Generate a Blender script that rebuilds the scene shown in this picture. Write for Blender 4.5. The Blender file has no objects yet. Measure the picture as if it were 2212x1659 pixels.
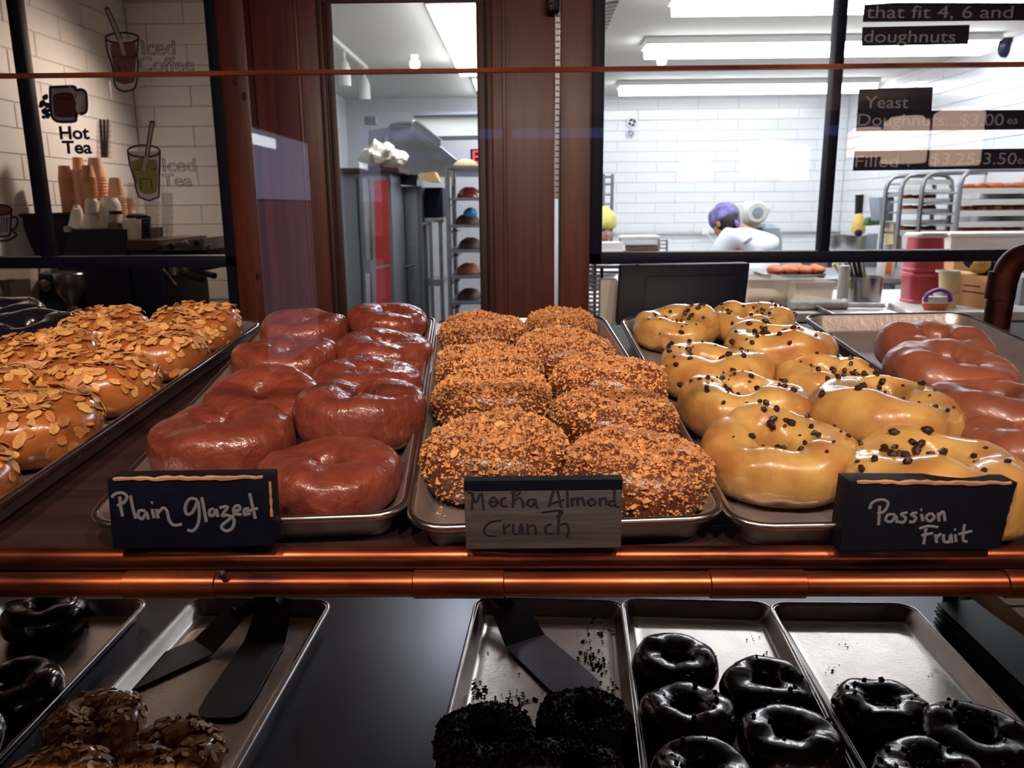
import bpy, bmesh, math, random
from math import sin, cos, pi, radians, sqrt, atan2, hypot
from mathutils import Vector, Matrix, noise

# ------------------------------------------------------------------ camera, world, exposure
sc = bpy.context.scene
COL = sc.collection
FPX, CX, CY = 1720.0, 1106.0, 829.5
EYE = Vector((0, 0, 1.55))
_p, _y, _r = radians(12.6), radians(-0.95), radians(0.5)
FW = Vector((sin(_y)*cos(_p), cos(_y)*cos(_p), -sin(_p)))
_rt = FW.cross(Vector((0, 0, 1))).normalized()
_up = _rt.cross(FW)
RT = _rt*cos(_r) - _up*sin(_r)
UP = _up*cos(_r) + _rt*sin(_r)
cam = bpy.data.objects.new('camera', bpy.data.cameras.new('camera'))
COL.objects.link(cam)
cam.matrix_world = Matrix(((RT.x, UP.x, -FW.x, EYE.x), (RT.y, UP.y, -FW.y, EYE.y), (RT.z, UP.z, -FW.z, EYE.z), (0, 0, 0, 1)))
cam.data.sensor_width = 36.0
cam.data.lens = 36.0*FPX/2212.0
cam.data.clip_start = 0.02
cam.data.dof.use_dof = True
cam.data.dof.focus_distance = 0.78
cam.data.dof.aperture_fstop = 14.0
sc.camera = cam
sc.view_settings.view_transform = 'Standard'
sc.view_settings.look = 'None'
sc.view_settings.gamma = 1.0
sc.view_settings.use_curve_mapping = False
sc.view_settings.exposure = 0.0
cy = sc.cycles
cy.max_bounces = 5; cy.diffuse_bounces = 3; cy.glossy_bounces = 3; cy.transmission_bounces = 2; cy.transparent_max_bounces = 12
cy.caustics_reflective = False; cy.caustics_refractive = False
cy.use_adaptive_sampling = True; cy.adaptive_threshold = 0.04; cy.use_light_tree = False
cy.sample_clamp_indirect = 6.0
world = bpy.data.worlds.new('dusk')
sc.world = world
world.use_nodes = True
_bg = world.node_tree.nodes['Background']
_bg.inputs[0].default_value = (0.22, 0.32, 1.0, 1)
_bg.inputs[1].default_value = 1.1

WARM = (1.0, 0.74, 0.55)
COOL = (0.93, 0.96, 1.0)
LAMPS = [(-0.66, -0.15), (-0.10, -0.15), (0.36, -0.15), (0.84, -0.15)]     # track spots above the case (x, y)
SPOT_W = 42.0
def spot(x, y, z, watts, tx, ty, tz, size=120, blend=1.0, color=WARM, rad=0.03):
    l = bpy.data.lights.new('track_spot_light', 'SPOT')
    l.energy = watts; l.color = color; l.spot_size = radians(size); l.spot_blend = blend; l.shadow_soft_size = rad
    o = bpy.data.objects.new('track_spot_light', l); COL.objects.link(o)
    o.location = (x, y, z)
    o.rotation_euler = (Vector((tx, ty, tz)) - Vector((x, y, z))).to_track_quat('-Z', 'Y').to_euler()
    return o
for _x, _yy in LAMPS:
    spot(_x, _yy, 2.40, SPOT_W, _x*0.85, 0.80, 1.3)
spot(-1.36, 3.92, 2.25, 46.0, -2.0, 3.35, 1.4, size=140)             # lamp over the coffee corner

# ------------------------------------------------------------------ pixel -> place helpers (image taken as 2212 x 1659)
def ray(x, y):
    return FW + RT*((x-CX)/FPX) - UP*((y-CY)/FPX)
def at(x, y, Y):                       # point seen at pixel (x, y) on the upright plane y = Y
    d = ray(x, y)
    return EYE + d*(Y/d.y)
def atz(x, y, Z):                      # ... on the level plane z = Z
    d = ray(x, y)
    return EYE + d*((Z-EYE.z)/d.z)
def ext(x0, y0, x1, y1, Y):            # extents of a pixel rectangle on the plane y = Y
    m = (y0+y1)/2; n = (x0+x1)/2
    return at(x0, m, Y).x, at(x1, m, Y).x, at(n, y1, Y).z, at(n, y0, Y).z
def mpp(Y, y=450):                     # metres per pixel at distance Y
    return (at(1107, y, Y) - at(1106, y, Y)).length

# ------------------------------------------------------------------ materials
def lin(c):
    return tuple(((v/255)/12.92 if v <= 10 else ((v/255+0.055)/1.055)**2.4) for v in c) + (1,)
MATS = {}
def mat(name, col, rough=0.5, metal=0.0, spec=0.5, coat=0.0, coat_rough=0.08, vary=0.0, scale=20.0, col2=None, bump=0.0,
        bscale=None, stretch=None, emit=None, estr=0.0, sss=0.0, alpha=1.0, detail=4.0, wave=None, transmission=0.0, sheen=0.0):
    if name in MATS: return MATS[name]
    m = bpy.data.materials.new(name); MATS[name] = m
    m.use_nodes = True
    nt = m.node_tree; b = nt.nodes['Principled BSDF']
    c = lin(col)
    b.inputs['Base Color'].default_value = c
    b.inputs['Roughness'].default_value = rough
    b.inputs['Metallic'].default_value = metal
    b.inputs['Specular IOR Level'].default_value = spec
    b.inputs['Coat Weight'].default_value = coat
    b.inputs['Coat Roughness'].default_value = coat_rough
    b.inputs['Alpha'].default_value = alpha
    b.inputs['Transmission Weight'].default_value = transmission
    if sss:
        b.inputs['Subsurface Weight'].default_value = sss
        b.inputs['Subsurface Radius'].default_value = (0.006, 0.003, 0.0015)
        b.inputs['Subsurface Scale'].default_value = 0.6
    if emit:
        b.inputs['Emission Color'].default_value = tuple(emit)[:3]+(1,)
        b.inputs['Emission Strength'].default_value = estr
    if vary or bump or col2:
        tc = nt.nodes.new('ShaderNodeTexCoord')
        mp = nt.nodes.new('ShaderNodeMapping')
        if stretch: mp.inputs['Scale'].default_value = stretch
        nt.links.new(tc.outputs['Object'], mp.inputs['Vector'])
        n = nt.nodes.new('ShaderNodeTexNoise')
        n.inputs['Scale'].default_value = scale; n.inputs['Detail'].default_value = detail
        nt.links.new(mp.outputs['Vector'], n.inputs['Vector'])
        if vary or col2:
            rp = nt.nodes.new('ShaderNodeValToRGB')
            e = rp.color_ramp.elements
            e[0].position, e[1].position = 0.34, 0.66
            if col2:
                e[0].color = c; e[1].color = lin(col2)
            else:
                e[0].color = tuple(v*(1-vary) for v in c[:3])+(1,)
                e[1].color = tuple(min(1, v*(1+vary)) for v in c[:3])+(1,)
            nt.links.new(n.outputs['Fac'], rp.inputs['Fac'])
            nt.links.new(rp.outputs['Color'], b.inputs['Base Color'])
        if bump:
            n2 = n
            if bscale:
                n2 = nt.nodes.new('ShaderNodeTexNoise')
                n2.inputs['Scale'].default_value = bscale; n2.inputs['Detail'].default_value = 3
                nt.links.new(mp.outputs['Vector'], n2.inputs['Vector'])
            bp = nt.nodes.new('ShaderNodeBump')
            bp.inputs['Strength'].default_value = bump; bp.inputs['Distance'].default_value = 0.004
            nt.links.new(n2.outputs['Fac'], bp.inputs['Height'])
            nt.links.new(bp.outputs['Normal'], b.inputs['Normal'])
            if coat: nt.links.new(bp.outputs['Normal'], b.inputs['Coat Normal'])
    return m
def glass_mat(name, tint=(0.97, 0.98, 0.99), ior=1.5, rough=0.0, body=0.0, body_col=(200, 200, 205)):
    if name in MATS: return MATS[name]
    m = bpy.data.materials.new(name); MATS[name] = m
    m.use_nodes = True
    nt = m.node_tree; nt.nodes.clear()
    out = nt.nodes.new('ShaderNodeOutputMaterial')
    tr = nt.nodes.new('ShaderNodeBsdfTransparent'); tr.inputs[0].default_value = tint+(1,)
    gl = nt.nodes.new('ShaderNodeBsdfGlossy'); gl.inputs['Roughness'].default_value = rough
    fr = nt.nodes.new('ShaderNodeFresnel')
    ge = nt.nodes.new('ShaderNodeNewGeometry')          # same reflectance on the way in and on the way out of the sheet
    mi = nt.nodes.new('ShaderNodeMix'); mi.data_type = 'FLOAT'
    mi.inputs[2].default_value = ior; mi.inputs[3].default_value = 1/ior
    nt.links.new(ge.outputs['Backfacing'], mi.inputs[0]); nt.links.new(mi.outputs[0], fr.inputs['IOR'])
    mx = nt.nodes.new('ShaderNodeMixShader')
    src = tr
    if body:
        df = nt.nodes.new('ShaderNodeBsdfDiffuse'); df.inputs[0].default_value = lin(body_col)
        mb = nt.nodes.new('ShaderNodeMixShader'); mb.inputs[0].default_value = body
        nt.links.new(tr.outputs[0], mb.inputs[1]); nt.links.new(df.outputs[0], mb.inputs[2]); src = mb
    nt.links.new(fr.outputs[0], mx.inputs[0]); nt.links.new(src.outputs[0], mx.inputs[1]); nt.links.new(gl.outputs[0], mx.inputs[2])
    nt.links.new(mx.outputs[0], out.inputs[0])
    return m
def lamp_mat(name, col, strength):
    if name in MATS: return MATS[name]
    m = bpy.data.materials.new(name); MATS[name] = m
    m.use_nodes = True
    nt = m.node_tree; nt.nodes.clear()
    out = nt.nodes.new('ShaderNodeOutputMaterial'); em = nt.nodes.new('ShaderNodeEmission')
    em.inputs[0].default_value = tuple(col)+(1,); em.inputs[1].default_value = strength
    nt.links.new(em.outputs[0], out.inputs[0])
    return m

# ------------------------------------------------------------------ mesh helpers
WORLDM = {}                             # object name -> world matrix of its root / part
def M_of(o): return WORLDM[o.name] if o is not None else Matrix.Identity(4)
class MB:
    def __init__(s): s.v = []; s.f = []
    def add(s, vs, fs):
        k = len(s.v); s.v += [tuple(p) for p in vs]; s.f += [tuple(i+k for i in f) for f in fs]; return s
    def box(s, x0, x1, y0, y1, z0, z1, m=None):
        vs = [Vector(p) for p in ((x0,y0,z0),(x1,y0,z0),(x1,y1,z0),(x0,y1,z0),(x0,y0,z1),(x1,y0,z1),(x1,y1,z1),(x0,y1,z1))]
        if m: vs = [m @ p for p in vs]
        return s.add(vs, [(0,3,2,1),(4,5,6,7),(0,1,5,4),(1,2,6,5),(2,3,7,6),(3,0,4,7)])
    def hexa(s, a, b):                  # loft between two quads
        return s.add(list(a)+list(b), [(3,2,1,0),(4,5,6,7),(0,1,5,4),(1,2,6,5),(2,3,7,6),(3,0,4,7)])
    def loft(s, loops, cap0=True, cap1=True, closed=True):
        n = len(loops[0]); vs = [p for L in loops for p in L]; fs = []
        for i in range(len(loops)-1):
            for j in range(n if closed else n-1):
                a = i*n+j; b = i*n+(j+1) % n
                fs.append((a, b, b+n, a+n))
        if cap0: fs.append(tuple(range(n-1, -1, -1)))
        if cap1: fs.append(tuple((len(loops)-1)*n+j for j in range(n)))
        return s.add(vs, fs)
    def lathe(s, prof, seg=24, c=(0,0,0), m=None, cap0=True, cap1=True):
        loops = []
        for r, z in prof:
            L = [Vector((r*cos(2*pi*k/seg), r*sin(2*pi*k/seg), z)) for k in range(seg)]
            L = [(m @ p) if m else p + Vector(c) for p in L]
            loops.append(L)
        return s.loft(loops, cap0, cap1)
    def tube(s, path, r, seg=10, closed=False, flat=1.0):
        path = [Vector(p) for p in path]; n = len(path)
        rs = r if isinstance(r, (list, tuple)) else [r]*n
        loops = []; ref = None
        for i, p in enumerate(path):
            if closed: t = path[(i+1) % n]-path[i-1]
            else: t = path[min(i+1, n-1)]-path[max(i-1, 0)]
            t = t.normalized() if t.length > 1e-9 else Vector((0, 0, 1))
            if ref is None:
                ref = Vector((0, 0, 1)) if abs(t.z) < 0.9 else Vector((1, 0, 0))
            a = (ref - t*ref.dot(t))
            if a.length < 1e-6: a = t.orthogonal()
            a.normalize(); ref = a; b = t.cross(a)
            loops.append([p + a*(rs[i]*cos(2*pi*k/seg)) + b*(rs[i]*flat*sin(2*pi*k/seg)) for k in range(seg)])
        if closed:
            loops.append(loops[0]); return s.loft(loops, False, False)
        return s.loft(loops)
    def ball(s, c, rx, ry=None, rz=None, nu=16, nv=10, m=None):
        ry = rx if ry is None else ry; rz = rx if rz is None else rz
        loops = []
        for j in range(1, nv):
            ph = -pi/2 + pi*j/nv
            loops.append([Vector((rx*cos(ph)*cos(2*pi*k/nu), ry*cos(ph)*sin(2*pi*k/nu), rz*sin(ph))) for k in range(nu)])
        if m: loops = [[m @ p for p in L] for L in loops]
        loops = [[p+Vector(c) for p in L] for L in loops]
        return s.loft(loops)
    def prism(s, poly, y0, y1):         # polygon in (x, z) pulled from y0 to y1
        return s.loft([[Vector((x, y0, z)) for x, z in poly], [Vector((x, y1, z)) for x, z in poly]])
    def mesh(s, name, bevel=0.0, seg=2, sharp=35, weld=False):
        me = bpy.data.meshes.new(name)
        me.from_pydata([tuple(p) for p in s.v], [], s.f)
        bm = bmesh.new(); bm.from_mesh(me)
        if weld: bmesh.ops.remove_doubles(bm, verts=bm.verts, dist=1e-5)
        bmesh.ops.recalc_face_normals(bm, faces=bm.faces)
        if bevel:
            es = [e for e in bm.edges if len(e.link_faces) == 2 and e.calc_face_angle(0) > radians(30)]
            bmesh.ops.bevel(bm, geom=es, offset=bevel, segments=seg, affect='EDGES', profile=0.6, clamp_overlap=True)
        for f in bm.faces: f.smooth = True
        bm.to_mesh(me); bm.free()
        me.set_sharp_from_angle(angle=radians(sharp))
        return me
    def build(s, name, material, parent=None, bevel=0.0, seg=2, sharp=35, local=False, weld=False):
        if not s.v: return None
        if parent is not None and not local:
            inv = M_of(parent).inverted(); s.v = [tuple(inv @ Vector(p)) for p in s.v]
        mw = Matrix.Identity(4)
        if parent is None:              # stand-alone: origin at the middle of its base
            xs = [p[0] for p in s.v]; ys = [p[1] for p in s.v]; zs = [p[2] for p in s.v]
            o = Vector(((min(xs)+max(xs))/2, (min(ys)+max(ys))/2, min(zs)))
            s.v = [tuple(Vector(p)-o) for p in s.v]; mw = Matrix.Translation(o)
        me = s.mesh(name, bevel, seg, sharp, weld)
        return put(name, me, material, parent, mw)
def put(name, me, material, parent=None, mw=None):
    o = bpy.data.objects.new(name, me)
    if material is not None and not me.materials:
        me.materials.append(MATS[material] if isinstance(material, str) else material)
    COL.objects.link(o)
    mw = mw if mw is not None else Matrix.Identity(4)
    if parent is not None:
        o.parent = parent; o.matrix_basis = mw
        WORLDM[o.name] = M_of(parent) @ mw
    else:
        o.matrix_world = mw; WORLDM[o.name] = mw
    return o
def tag(o, label=None, cat=None, group=None, kind=None):
    if label: o['label'] = label
    if cat: o['category'] = cat
    if group: o['group'] = group
    if kind: o['kind'] = kind
    return o
def thing(name, label, cat, loc=(0, 0, 0), rz=0.0, group=None, m=None):
    o = bpy.data.objects.new(name, None); COL.objects.link(o)
    o.empty_display_size = 0.05
    m = m if m is not None else Matrix.Translation(Vector(loc)) @ Matrix.Rotation(rz, 4, 'Z')
    o.matrix_world = m; WORLDM[o.name] = m
    return tag(o, label, cat, group)
def copy_tree(o, m, label=None, parent=None):
    c = o.copy(); COL.objects.link(c)
    if parent is None: c.matrix_world = m; WORLDM[c.name] = m
    else: c.parent = parent; WORLDM[c.name] = M_of(parent) @ c.matrix_basis
    if label: c['label'] = label
    for ch in list(o.children): copy_tree(ch, None, None, c)
    return c
def struct(name, mb, material, bevel=0.0, parent=None, **k):
    o = mb.build(name, material, parent, bevel, **k)
    if parent is None: o['kind'] = 'structure'
    return o
def smooth_path(pts, n=6, closed=False):          # Catmull-Rom
    pts = [Vector(p) for p in pts]; out = []; N = len(pts)
    if N < 3: return pts
    rng = range(N if closed else N-1)
    for i in rng:
        g = (lambda k: pts[k % N]) if closed else (lambda k: pts[max(0, min(N-1, k))])
        p0, p1, p2, p3 = g(i-1), g(i), g(i+1), g(i+2)
        for k in range(n):
            t = k/n
            out.append(0.5*((2*p1)+(p2-p0)*t+(2*p0-5*p1+4*p2-p3)*t*t+(3*p1-p0-3*p2+p3)*t**3))
    if not closed: out.append(pts[-1])
    return out
def rrect(w, l, r, z, seg=5, cx=0, cy=0):         # rounded rectangle loop
    L = []
    for (sx, sy, a0) in ((1, 1, 0), (-1, 1, pi/2), (-1, -1, pi), (1, -1, 3*pi/2)):
        for k in range(seg+1):
            a = a0 + pi/2*k/seg
            L.append(Vector((cx+sx*(w/2-r)+r*cos(a), cy+sy*(l/2-r)+r*sin(a), z)))
    return L
def text_obj(body, size, material, parent=None, mw=None, outline=0.0, extrude=0.0006, name='lettering', shear=0.0, sx=1.0, weight=0.0):
    c = bpy.data.curves.new(name, 'FONT'); c.body = body; c.size = size; c.shear = shear
    c.resolution_u = 4
    if outline:
        c.fill_mode = 'NONE'; c.bevel_depth = outline; c.bevel_resolution = 1
    else:
        c.extrude = extrude; c.offset = weight
    t = bpy.data.objects.new(name+'_source', c); COL.objects.link(t)
    dg = bpy.context.evaluated_depsgraph_get()
    me = bpy.data.meshes.new_from_object(t.evaluated_get(dg))
    bpy.data.objects.remove(t); bpy.data.curves.remove(c)
    me.name = name
    if sx != 1.0:
        for v in me.vertices: v.co.x *= sx
    me.materials.clear()
    return put(name, me, material, parent, mw)
UPRIGHT = Matrix.Rotation(pi/2, 4, 'X')            # text lies in xy -> stands in xz facing -y
RND = random.Random(7)
# ------------------------------------------------------------------ material palette
mat('black_frame', (12, 20, 46), 0.5, spec=0.25)
mat('black_plastic', (12, 18, 40), 0.5, spec=0.22)
mat('wood_case', (96, 42, 30), 0.42, vary=0.35, scale=3.0, stretch=(14, 14, 0.9), bump=0.12, coat=0.15, coat_rough=0.25)
mat('wood_door', (92, 38, 30), 0.42, vary=0.32, scale=3.0, stretch=(16, 16, 0.8), bump=0.12, coat=0.15, coat_rough=0.25)
mat('wood_dark', (58, 26, 24), 0.45, vary=0.3, scale=3.0, stretch=(16, 16, 0.8), bump=0.1)
mat('wood_knot', (26, 14, 14), 0.6)
mat('shelf_wood', (46, 27, 27), 0.5, vary=0.3, scale=4.0, stretch=(1, 14, 14), bump=0.15)
mat('copper', (168, 88, 56), 0.30, metal=0.92, col2=(56, 28, 26), scale=9.0, stretch=(1, 6, 6), bump=0.06, detail=8)
mat('copper_dark', (84, 48, 42), 0.38, metal=1.0, vary=0.3, scale=25.0)
mat('steel', (168, 166, 168), 0.3, metal=1.0, vary=0.1, scale=8.0, bump=0.04, bscale=160)
mat('steel_rough', (150, 148, 152), 0.42, metal=1.0, vary=0.12, scale=5.0, bump=0.05, bscale=40)
mat('cabinet_steel', (132, 138, 146), 0.45, metal=0.7, vary=0.12, scale=2.5, stretch=(1, 1, 0.3))
mat('pan', (184, 174, 174), 0.33, metal=0.75, vary=0.15, scale=12.0, bump=0.07, bscale=150)
mat('pan_bright', (214, 204, 198), 0.30, metal=1.0, vary=0.1, scale=14.0, bump=0.06, bscale=260)
mat('pan_rim', (190, 184, 184), 0.25, metal=1.0, vary=0.1, scale=30.0)
mat('white_paint', (212, 210, 206), 0.6)
mat('ceiling_paint', (198, 195, 187), 0.75)
mat('white_tile', (222, 222, 224), 0.18, spec=0.5, vary=0.02, scale=1.5)
mat('grout', (194, 193, 197), 0.8)
mat('floor_tile', (70, 60, 58), 0.5, vary=0.15, scale=2.0)
mat('shop_wall', (120, 90, 76), 0.7, vary=0.05, scale=2.0)
mat('counter_steel', (150, 152, 156), 0.35, metal=0.9, vary=0.08, scale=4.0)
mat('shelf_steel', (104, 104, 116), 0.34, metal=0.75, vary=0.12, scale=3.0, bump=0.03, bscale=30)
mat('white_plastic', (226, 222, 216), 0.4, vary=0.03, scale=6)
mat('paper_white', (222, 220, 216), 0.7)
mat('chalk', (104, 102, 110), 0.8)
mat('marker', (16, 18, 28), 0.6)
mat('decal_dark', (30, 33, 60), 0.6)
mat('decal_letter', (184, 186, 200), 0.7)
mat('board_black', (8, 12, 26), 0.6, spec=0.1, vary=0.3, scale=60, bump=0.15)
mat('board_grey', (64, 60, 60), 0.6, vary=0.3, scale=9, stretch=(1, 10, 14), bump=0.3)
mat('board_raw', (164, 120, 84), 0.7, vary=0.3, scale=60)
# doughnuts
mat('glazed', (108, 46, 36), 0.40, coat=0.75, coat_rough=0.13, col2=(132, 62, 44), scale=45, bump=0.7, bscale=85)
mat('pale_dough', (214, 164, 84), 0.6, vary=0.12, scale=60)
mat('dough', (160, 84, 36), 0.55, vary=0.2, scale=50, bump=0.1)
mat('mocha', (100, 54, 34), 0.3, coat=0.5, coat_rough=0.15, vary=0.2, scale=60, bump=0.3, bscale=180)
mat('crumb', (200, 142, 90), 0.75, vary=0.35, scale=160)
mat('crumb_dark', (52, 40, 46), 0.6, vary=0.3, scale=90)
mat('passion', (210, 172, 100), 0.30, coat=0.9, coat_rough=0.07, col2=(172, 116, 64), scale=28, bump=0.1, bscale=40)
mat('nib', (44, 22, 16), 0.5, vary=0.3, scale=300)
mat('caramel', (150, 84, 38), 0.3, coat=0.9, coat_rough=0.1, col2=(176, 106, 52), scale=40, bump=0.15, bscale=60)
mat('almond', (216, 164, 100), 0.5, vary=0.16, scale=120)
mat('almond_toasted', (186, 124, 70), 0.5, vary=0.2, scale=120)
mat('cinnamon', (134, 76, 56), 0.40, coat=0.45, coat_rough=0.2, vary=0.14, scale=30, bump=0.35, bscale=40)
mat('dark_choc', (20, 20, 34), 0.2, coat=0.9, coat_rough=0.06, bump=0.05, bscale=45)
mat('choc', (50, 34, 36), 0.25, coat=0.8, coat_rough=0.08, vary=0.1, scale=30, bump=0.2, bscale=50)
mat('choc_dough', (78, 40, 26), 0.5, vary=0.15, scale=50)
mat('scraper_steel', (96, 94, 102), 0.4, metal=0.9, vary=0.15, scale=14)
# shop things
mat('kraft_cup', (222, 178, 146), 0.65, vary=0.05, scale=20)
mat('kraft_cup_dark', (196, 138, 98), 0.65, vary=0.05, scale=20)
mat('white_cup', (228, 220, 212), 0.55)
mat('pink_tub', (206, 84, 96), 0.4, vary=0.08, scale=6)
mat('pink_tub_dark', (170, 54, 70), 0.35, vary=0.08, scale=6)
mat('cream_cup', (238, 214, 160), 0.5, vary=0.04, scale=10)
mat('cardboard', (206, 154, 104), 0.75, vary=0.05, scale=6)
mat('foam_box', (240, 224, 214), 0.6)
mat('skin', (196, 132, 100), 0.55)
mat('skin_pale', (214, 170, 150), 0.55)
mat('hair', (34, 26, 26), 0.6)
mat('shirt_white', (236, 236, 240), 0.75, vary=0.03, scale=8)
mat('cap_purple', (150, 138, 196), 0.8, col2=(92, 84, 140), scale=22)
mat('cap_yellow', (226, 216, 120), 0.8, vary=0.1, scale=20)
mat('red_panel', (196, 54, 50), 0.45, vary=0.06, scale=4)
mat('bag_plastic', (224, 220, 196), 0.4, vary=0.06, scale=20)
mat('brown_paper', (190, 156, 104), 0.7, vary=0.1, scale=20)
mat('purple_plastic', (140, 60, 180), 0.35)
mat('orange_plastic', (226, 108, 40), 0.4)
mat('blue_cloth', (70, 160, 214), 0.7)
mat('yellow_label', (226, 190, 96), 0.5, vary=0.1, scale=20)
mat('foil_dark', (30, 30, 34), 0.2, metal=0.6, vary=0.3, scale=30)
mat('fried', (196, 96, 40), 0.5, vary=0.25, scale=20, bump=0.2)
mat('red_glaze', (150, 40, 36), 0.25, coat=0.6, vary=0.25, scale=20)
mat('green_pack', (56, 100, 56), 0.5, vary=0.2, scale=20)
mat('tea_green', (118, 120, 66), 0.6, vary=0.25, scale=14)
mat('tea_red', (92, 36, 38), 0.6, vary=0.1, scale=14)
mat('coffee_brown', (104, 66, 56), 0.6, vary=0.25, scale=16)
mat('decal_grey', (150, 142, 150), 0.6)
mat('decal_ice', (176, 172, 170), 0.6)
mat('mixer_paint', (226, 226, 214), 0.4)
mat('grey_tub', (150, 160, 172), 0.4)
mat('blue_handle', (40, 50, 150), 0.4)
mat('red_label', (190, 50, 54), 0.5)
mat('flour_dough', (238, 214, 176), 0.7, vary=0.1, scale=12)
glass_mat('case_glass', ior=1.42)
glass_mat('window_glass', ior=1.38)
glass_mat('clear_plastic', tint=(0.86, 0.86, 0.86), ior=1.3, rough=0.1, body=0.10, body_col=(220, 214, 208))
glass_mat('tub_plastic', tint=(0.95, 0.93, 0.91), ior=1.35, rough=0.15, body=0.4, body_col=(226, 214, 202))
lamp_mat('tube_light', COOL, 19.0)
lamp_mat('bulb_light', (1.0, 0.86, 0.72), 40.0)
lamp_mat('shade_light', (1.0, 0.66, 0.50), 7.0)
lamp_mat('dusk_glow', (0.62, 0.64, 1.0), 2.4)
lamp_mat('dusk_dim', (0.75, 0.6, 0.8), 0.7)
lamp_mat('white_glow', (0.9, 0.95, 1.0), 14.0)
lamp_mat('sign_red', (1.0, 0.05, 0.04), 3.0)
for k in ('sign_red', 'dusk_glow', 'dusk_dim', 'white_glow', 'bulb_light'): MATS[k].cycles.emission_sampling = 'NONE'   # too small or dim to be worth sampling
# ------------------------------------------------------------------ the room
CEIL = 2.62; YP = 2.5; YK = 8.45; YN = 4.4
XL = at(297, 300, YN).x
XR = at(1829, 300, YK).x
XK = at(733, 205, 8.2).x
XS = 5.4                                # right wall of the shop
struct('floor', MB().box(XL-0.1, XS+0.1, -9.0, YK+0.1, -0.1, 0.0), 'floor_tile')
struct('ceiling', MB().box(XL-0.1, XS+0.1, -9.0, YK+0.1, CEIL, CEIL+0.1), 'ceiling_paint')
W_back = struct('wall_back', MB().box(XK-0.1, XR+0.1, YK, YK+0.1, 0, CEIL), 'grout')
W_right = struct('wall_right', MB().box(XR, XR+0.1, 2.55, YK, 0, CEIL), 'grout')
W_left = struct('wall_left', MB().box(XL-0.1, XL, 2.55, YN, 0, CEIL), 'grout')
XN = at(545, 300, YN).x; XD = at(548, 300, 2.58).x
W_nook = struct('wall_nook', MB().box(XL-0.1, XN, YN, YN+0.08, 0, CEIL), 'grout')
struct('wall_light_block', MB().hexa([(XD, 2.58, 0), (XD+0.06, 2.58, 0), (XN+0.06, YN+0.08, 0), (XN, YN+0.08, 0)], [(XD, 2.58, CEIL), (XD+0.06, 2.58, CEIL), (XN+0.06, YN+0.08, CEIL), (XN, YN+0.08, CEIL)]), 'white_paint')  # added wall out of view, keeps kitchen light out of the coffee corner
struct('wall_kitchen_left', MB().box(XK-0.1, XK, YN+0.08, YK, 0, CEIL), 'white_tile')
struct('wall_shop_left', MB().box(XL-0.1, XL, -9.0, 2.55, 0, CEIL), 'shop_wall')
struct('wall_shop_right', MB().box(XS, XS+0.1, -9.0, 2.55, 0, CEIL), 'shop_wall')
struct('wall_shop_end', MB().box(XR+0.1, XS+0.1, 2.55, 2.65, 0, CEIL), 'shop_wall')
# shop front far behind the viewer, seen only as reflections: high wall with posts, its slot shaped narrow to thin the mirrored blue band
m = MB().box(XL, XS, -9.0, -8.92, 0, 2.34).box(XL, XS, -9.0, -8.92, 2.46, CEIL)
for k in range(5):
    x = XL + (XS-XL)*k/4
    m.box(max(XL, x-0.06), min(XS, x+0.06), -9.0, -8.92, 2.34, 2.46)
struct('wall_front', m, 'wood_dark')

# wood framed side window of the shop, mirrored in the case glass
wy0, wy1 = -6.75, -5.05
w3 = struct('window_3', MB().box(XL, XL+0.05, wy0-0.12, wy1+0.12, 2.14, 2.30).box(XL, XL+0.05, wy0-0.12, wy0, 0.2, 2.14).box(XL, XL+0.05, wy1, wy1+0.12, 0.2, 2.14), 'wood_door')
MB().box(XL+0.005, XL+0.012, wy0, wy1, 1.62, 2.14).build('pane', 'dusk_glow', w3)
MB().box(XL+0.005, XL+0.012, wy0, wy1, 0.25, 1.61).build('pane', 'dusk_dim', w3)
MB().box(XL+0.02, XL+0.04, wy1-0.62, wy1-0.08, 2.02, 2.10).build('tube', 'white_glow', w3, bevel=0.01)

def tile_mesh(w, h, t, name='tile'):
    return MB().box(-w/2, w/2, -t, 0, 0, h).mesh(name, bevel=0.0025, seg=1)
TW, TH, TG = 0.400, 0.0985, 0.0035
_tile_full = tile_mesh(TW, TH, 0.005)
_tile_half = tile_mesh((TW-TG)/2, TH, 0.005)
def tile_wall(parent, a, b, z0, z1, rot, fixed, off=0.0):
    """running-bond tiles along a wall from a to b; rot turns the face; fixed is the wall plane"""
    r = 0; z = z0
    while z + TH <= z1 + 0.02:
        s = a + (0 if r % 2 == 0 else -(TW+TG)/2) + off
        while s < b - 0.02:
            lo, hi = max(s, a), min(s+TW, b)
            if hi - lo > 0.03:
                full = hi-lo > TW-1e-4
                me = _tile_full if full else _tile_half
                c = (lo+hi)/2
                loc = (c, fixed, z) if rot == 0 else (fixed, c, z)
                mw = Matrix.Translation(loc) @ Matrix.Rotation(rot, 4, 'Z')
                if not full: mw = mw @ Matrix.Diagonal((max(0.05, (hi-lo)/((TW-TG)/2)), 1, 1, 1))
                put('tile', me, 'white_tile', parent, M_of(parent).inverted() @ mw)
            s += TW+TG
        z += TH+TG; r += 1
tile_wall(W_back, 0.55, XR-0.006, 1.06, CEIL-0.03, 0, YK)
tile_wall(W_right, 5.0, YK-0.006, 1.06, CEIL-0.03, -pi/2, XR)
tile_wall(W_nook, XL+0.006, XN-0.01, 1.06, CEIL-0.03, 0, YN, off=-0.1)
tile_wall(W_left, 2.95, YN-0.006, 1.06, CEIL-0.03, pi/2, XL)
tag(MB().box(XR-0.02, XR, 2.9, 4.9, 1.0, CEIL).build('wall_panel_right', 'white_tile'), kind='structure')
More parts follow.
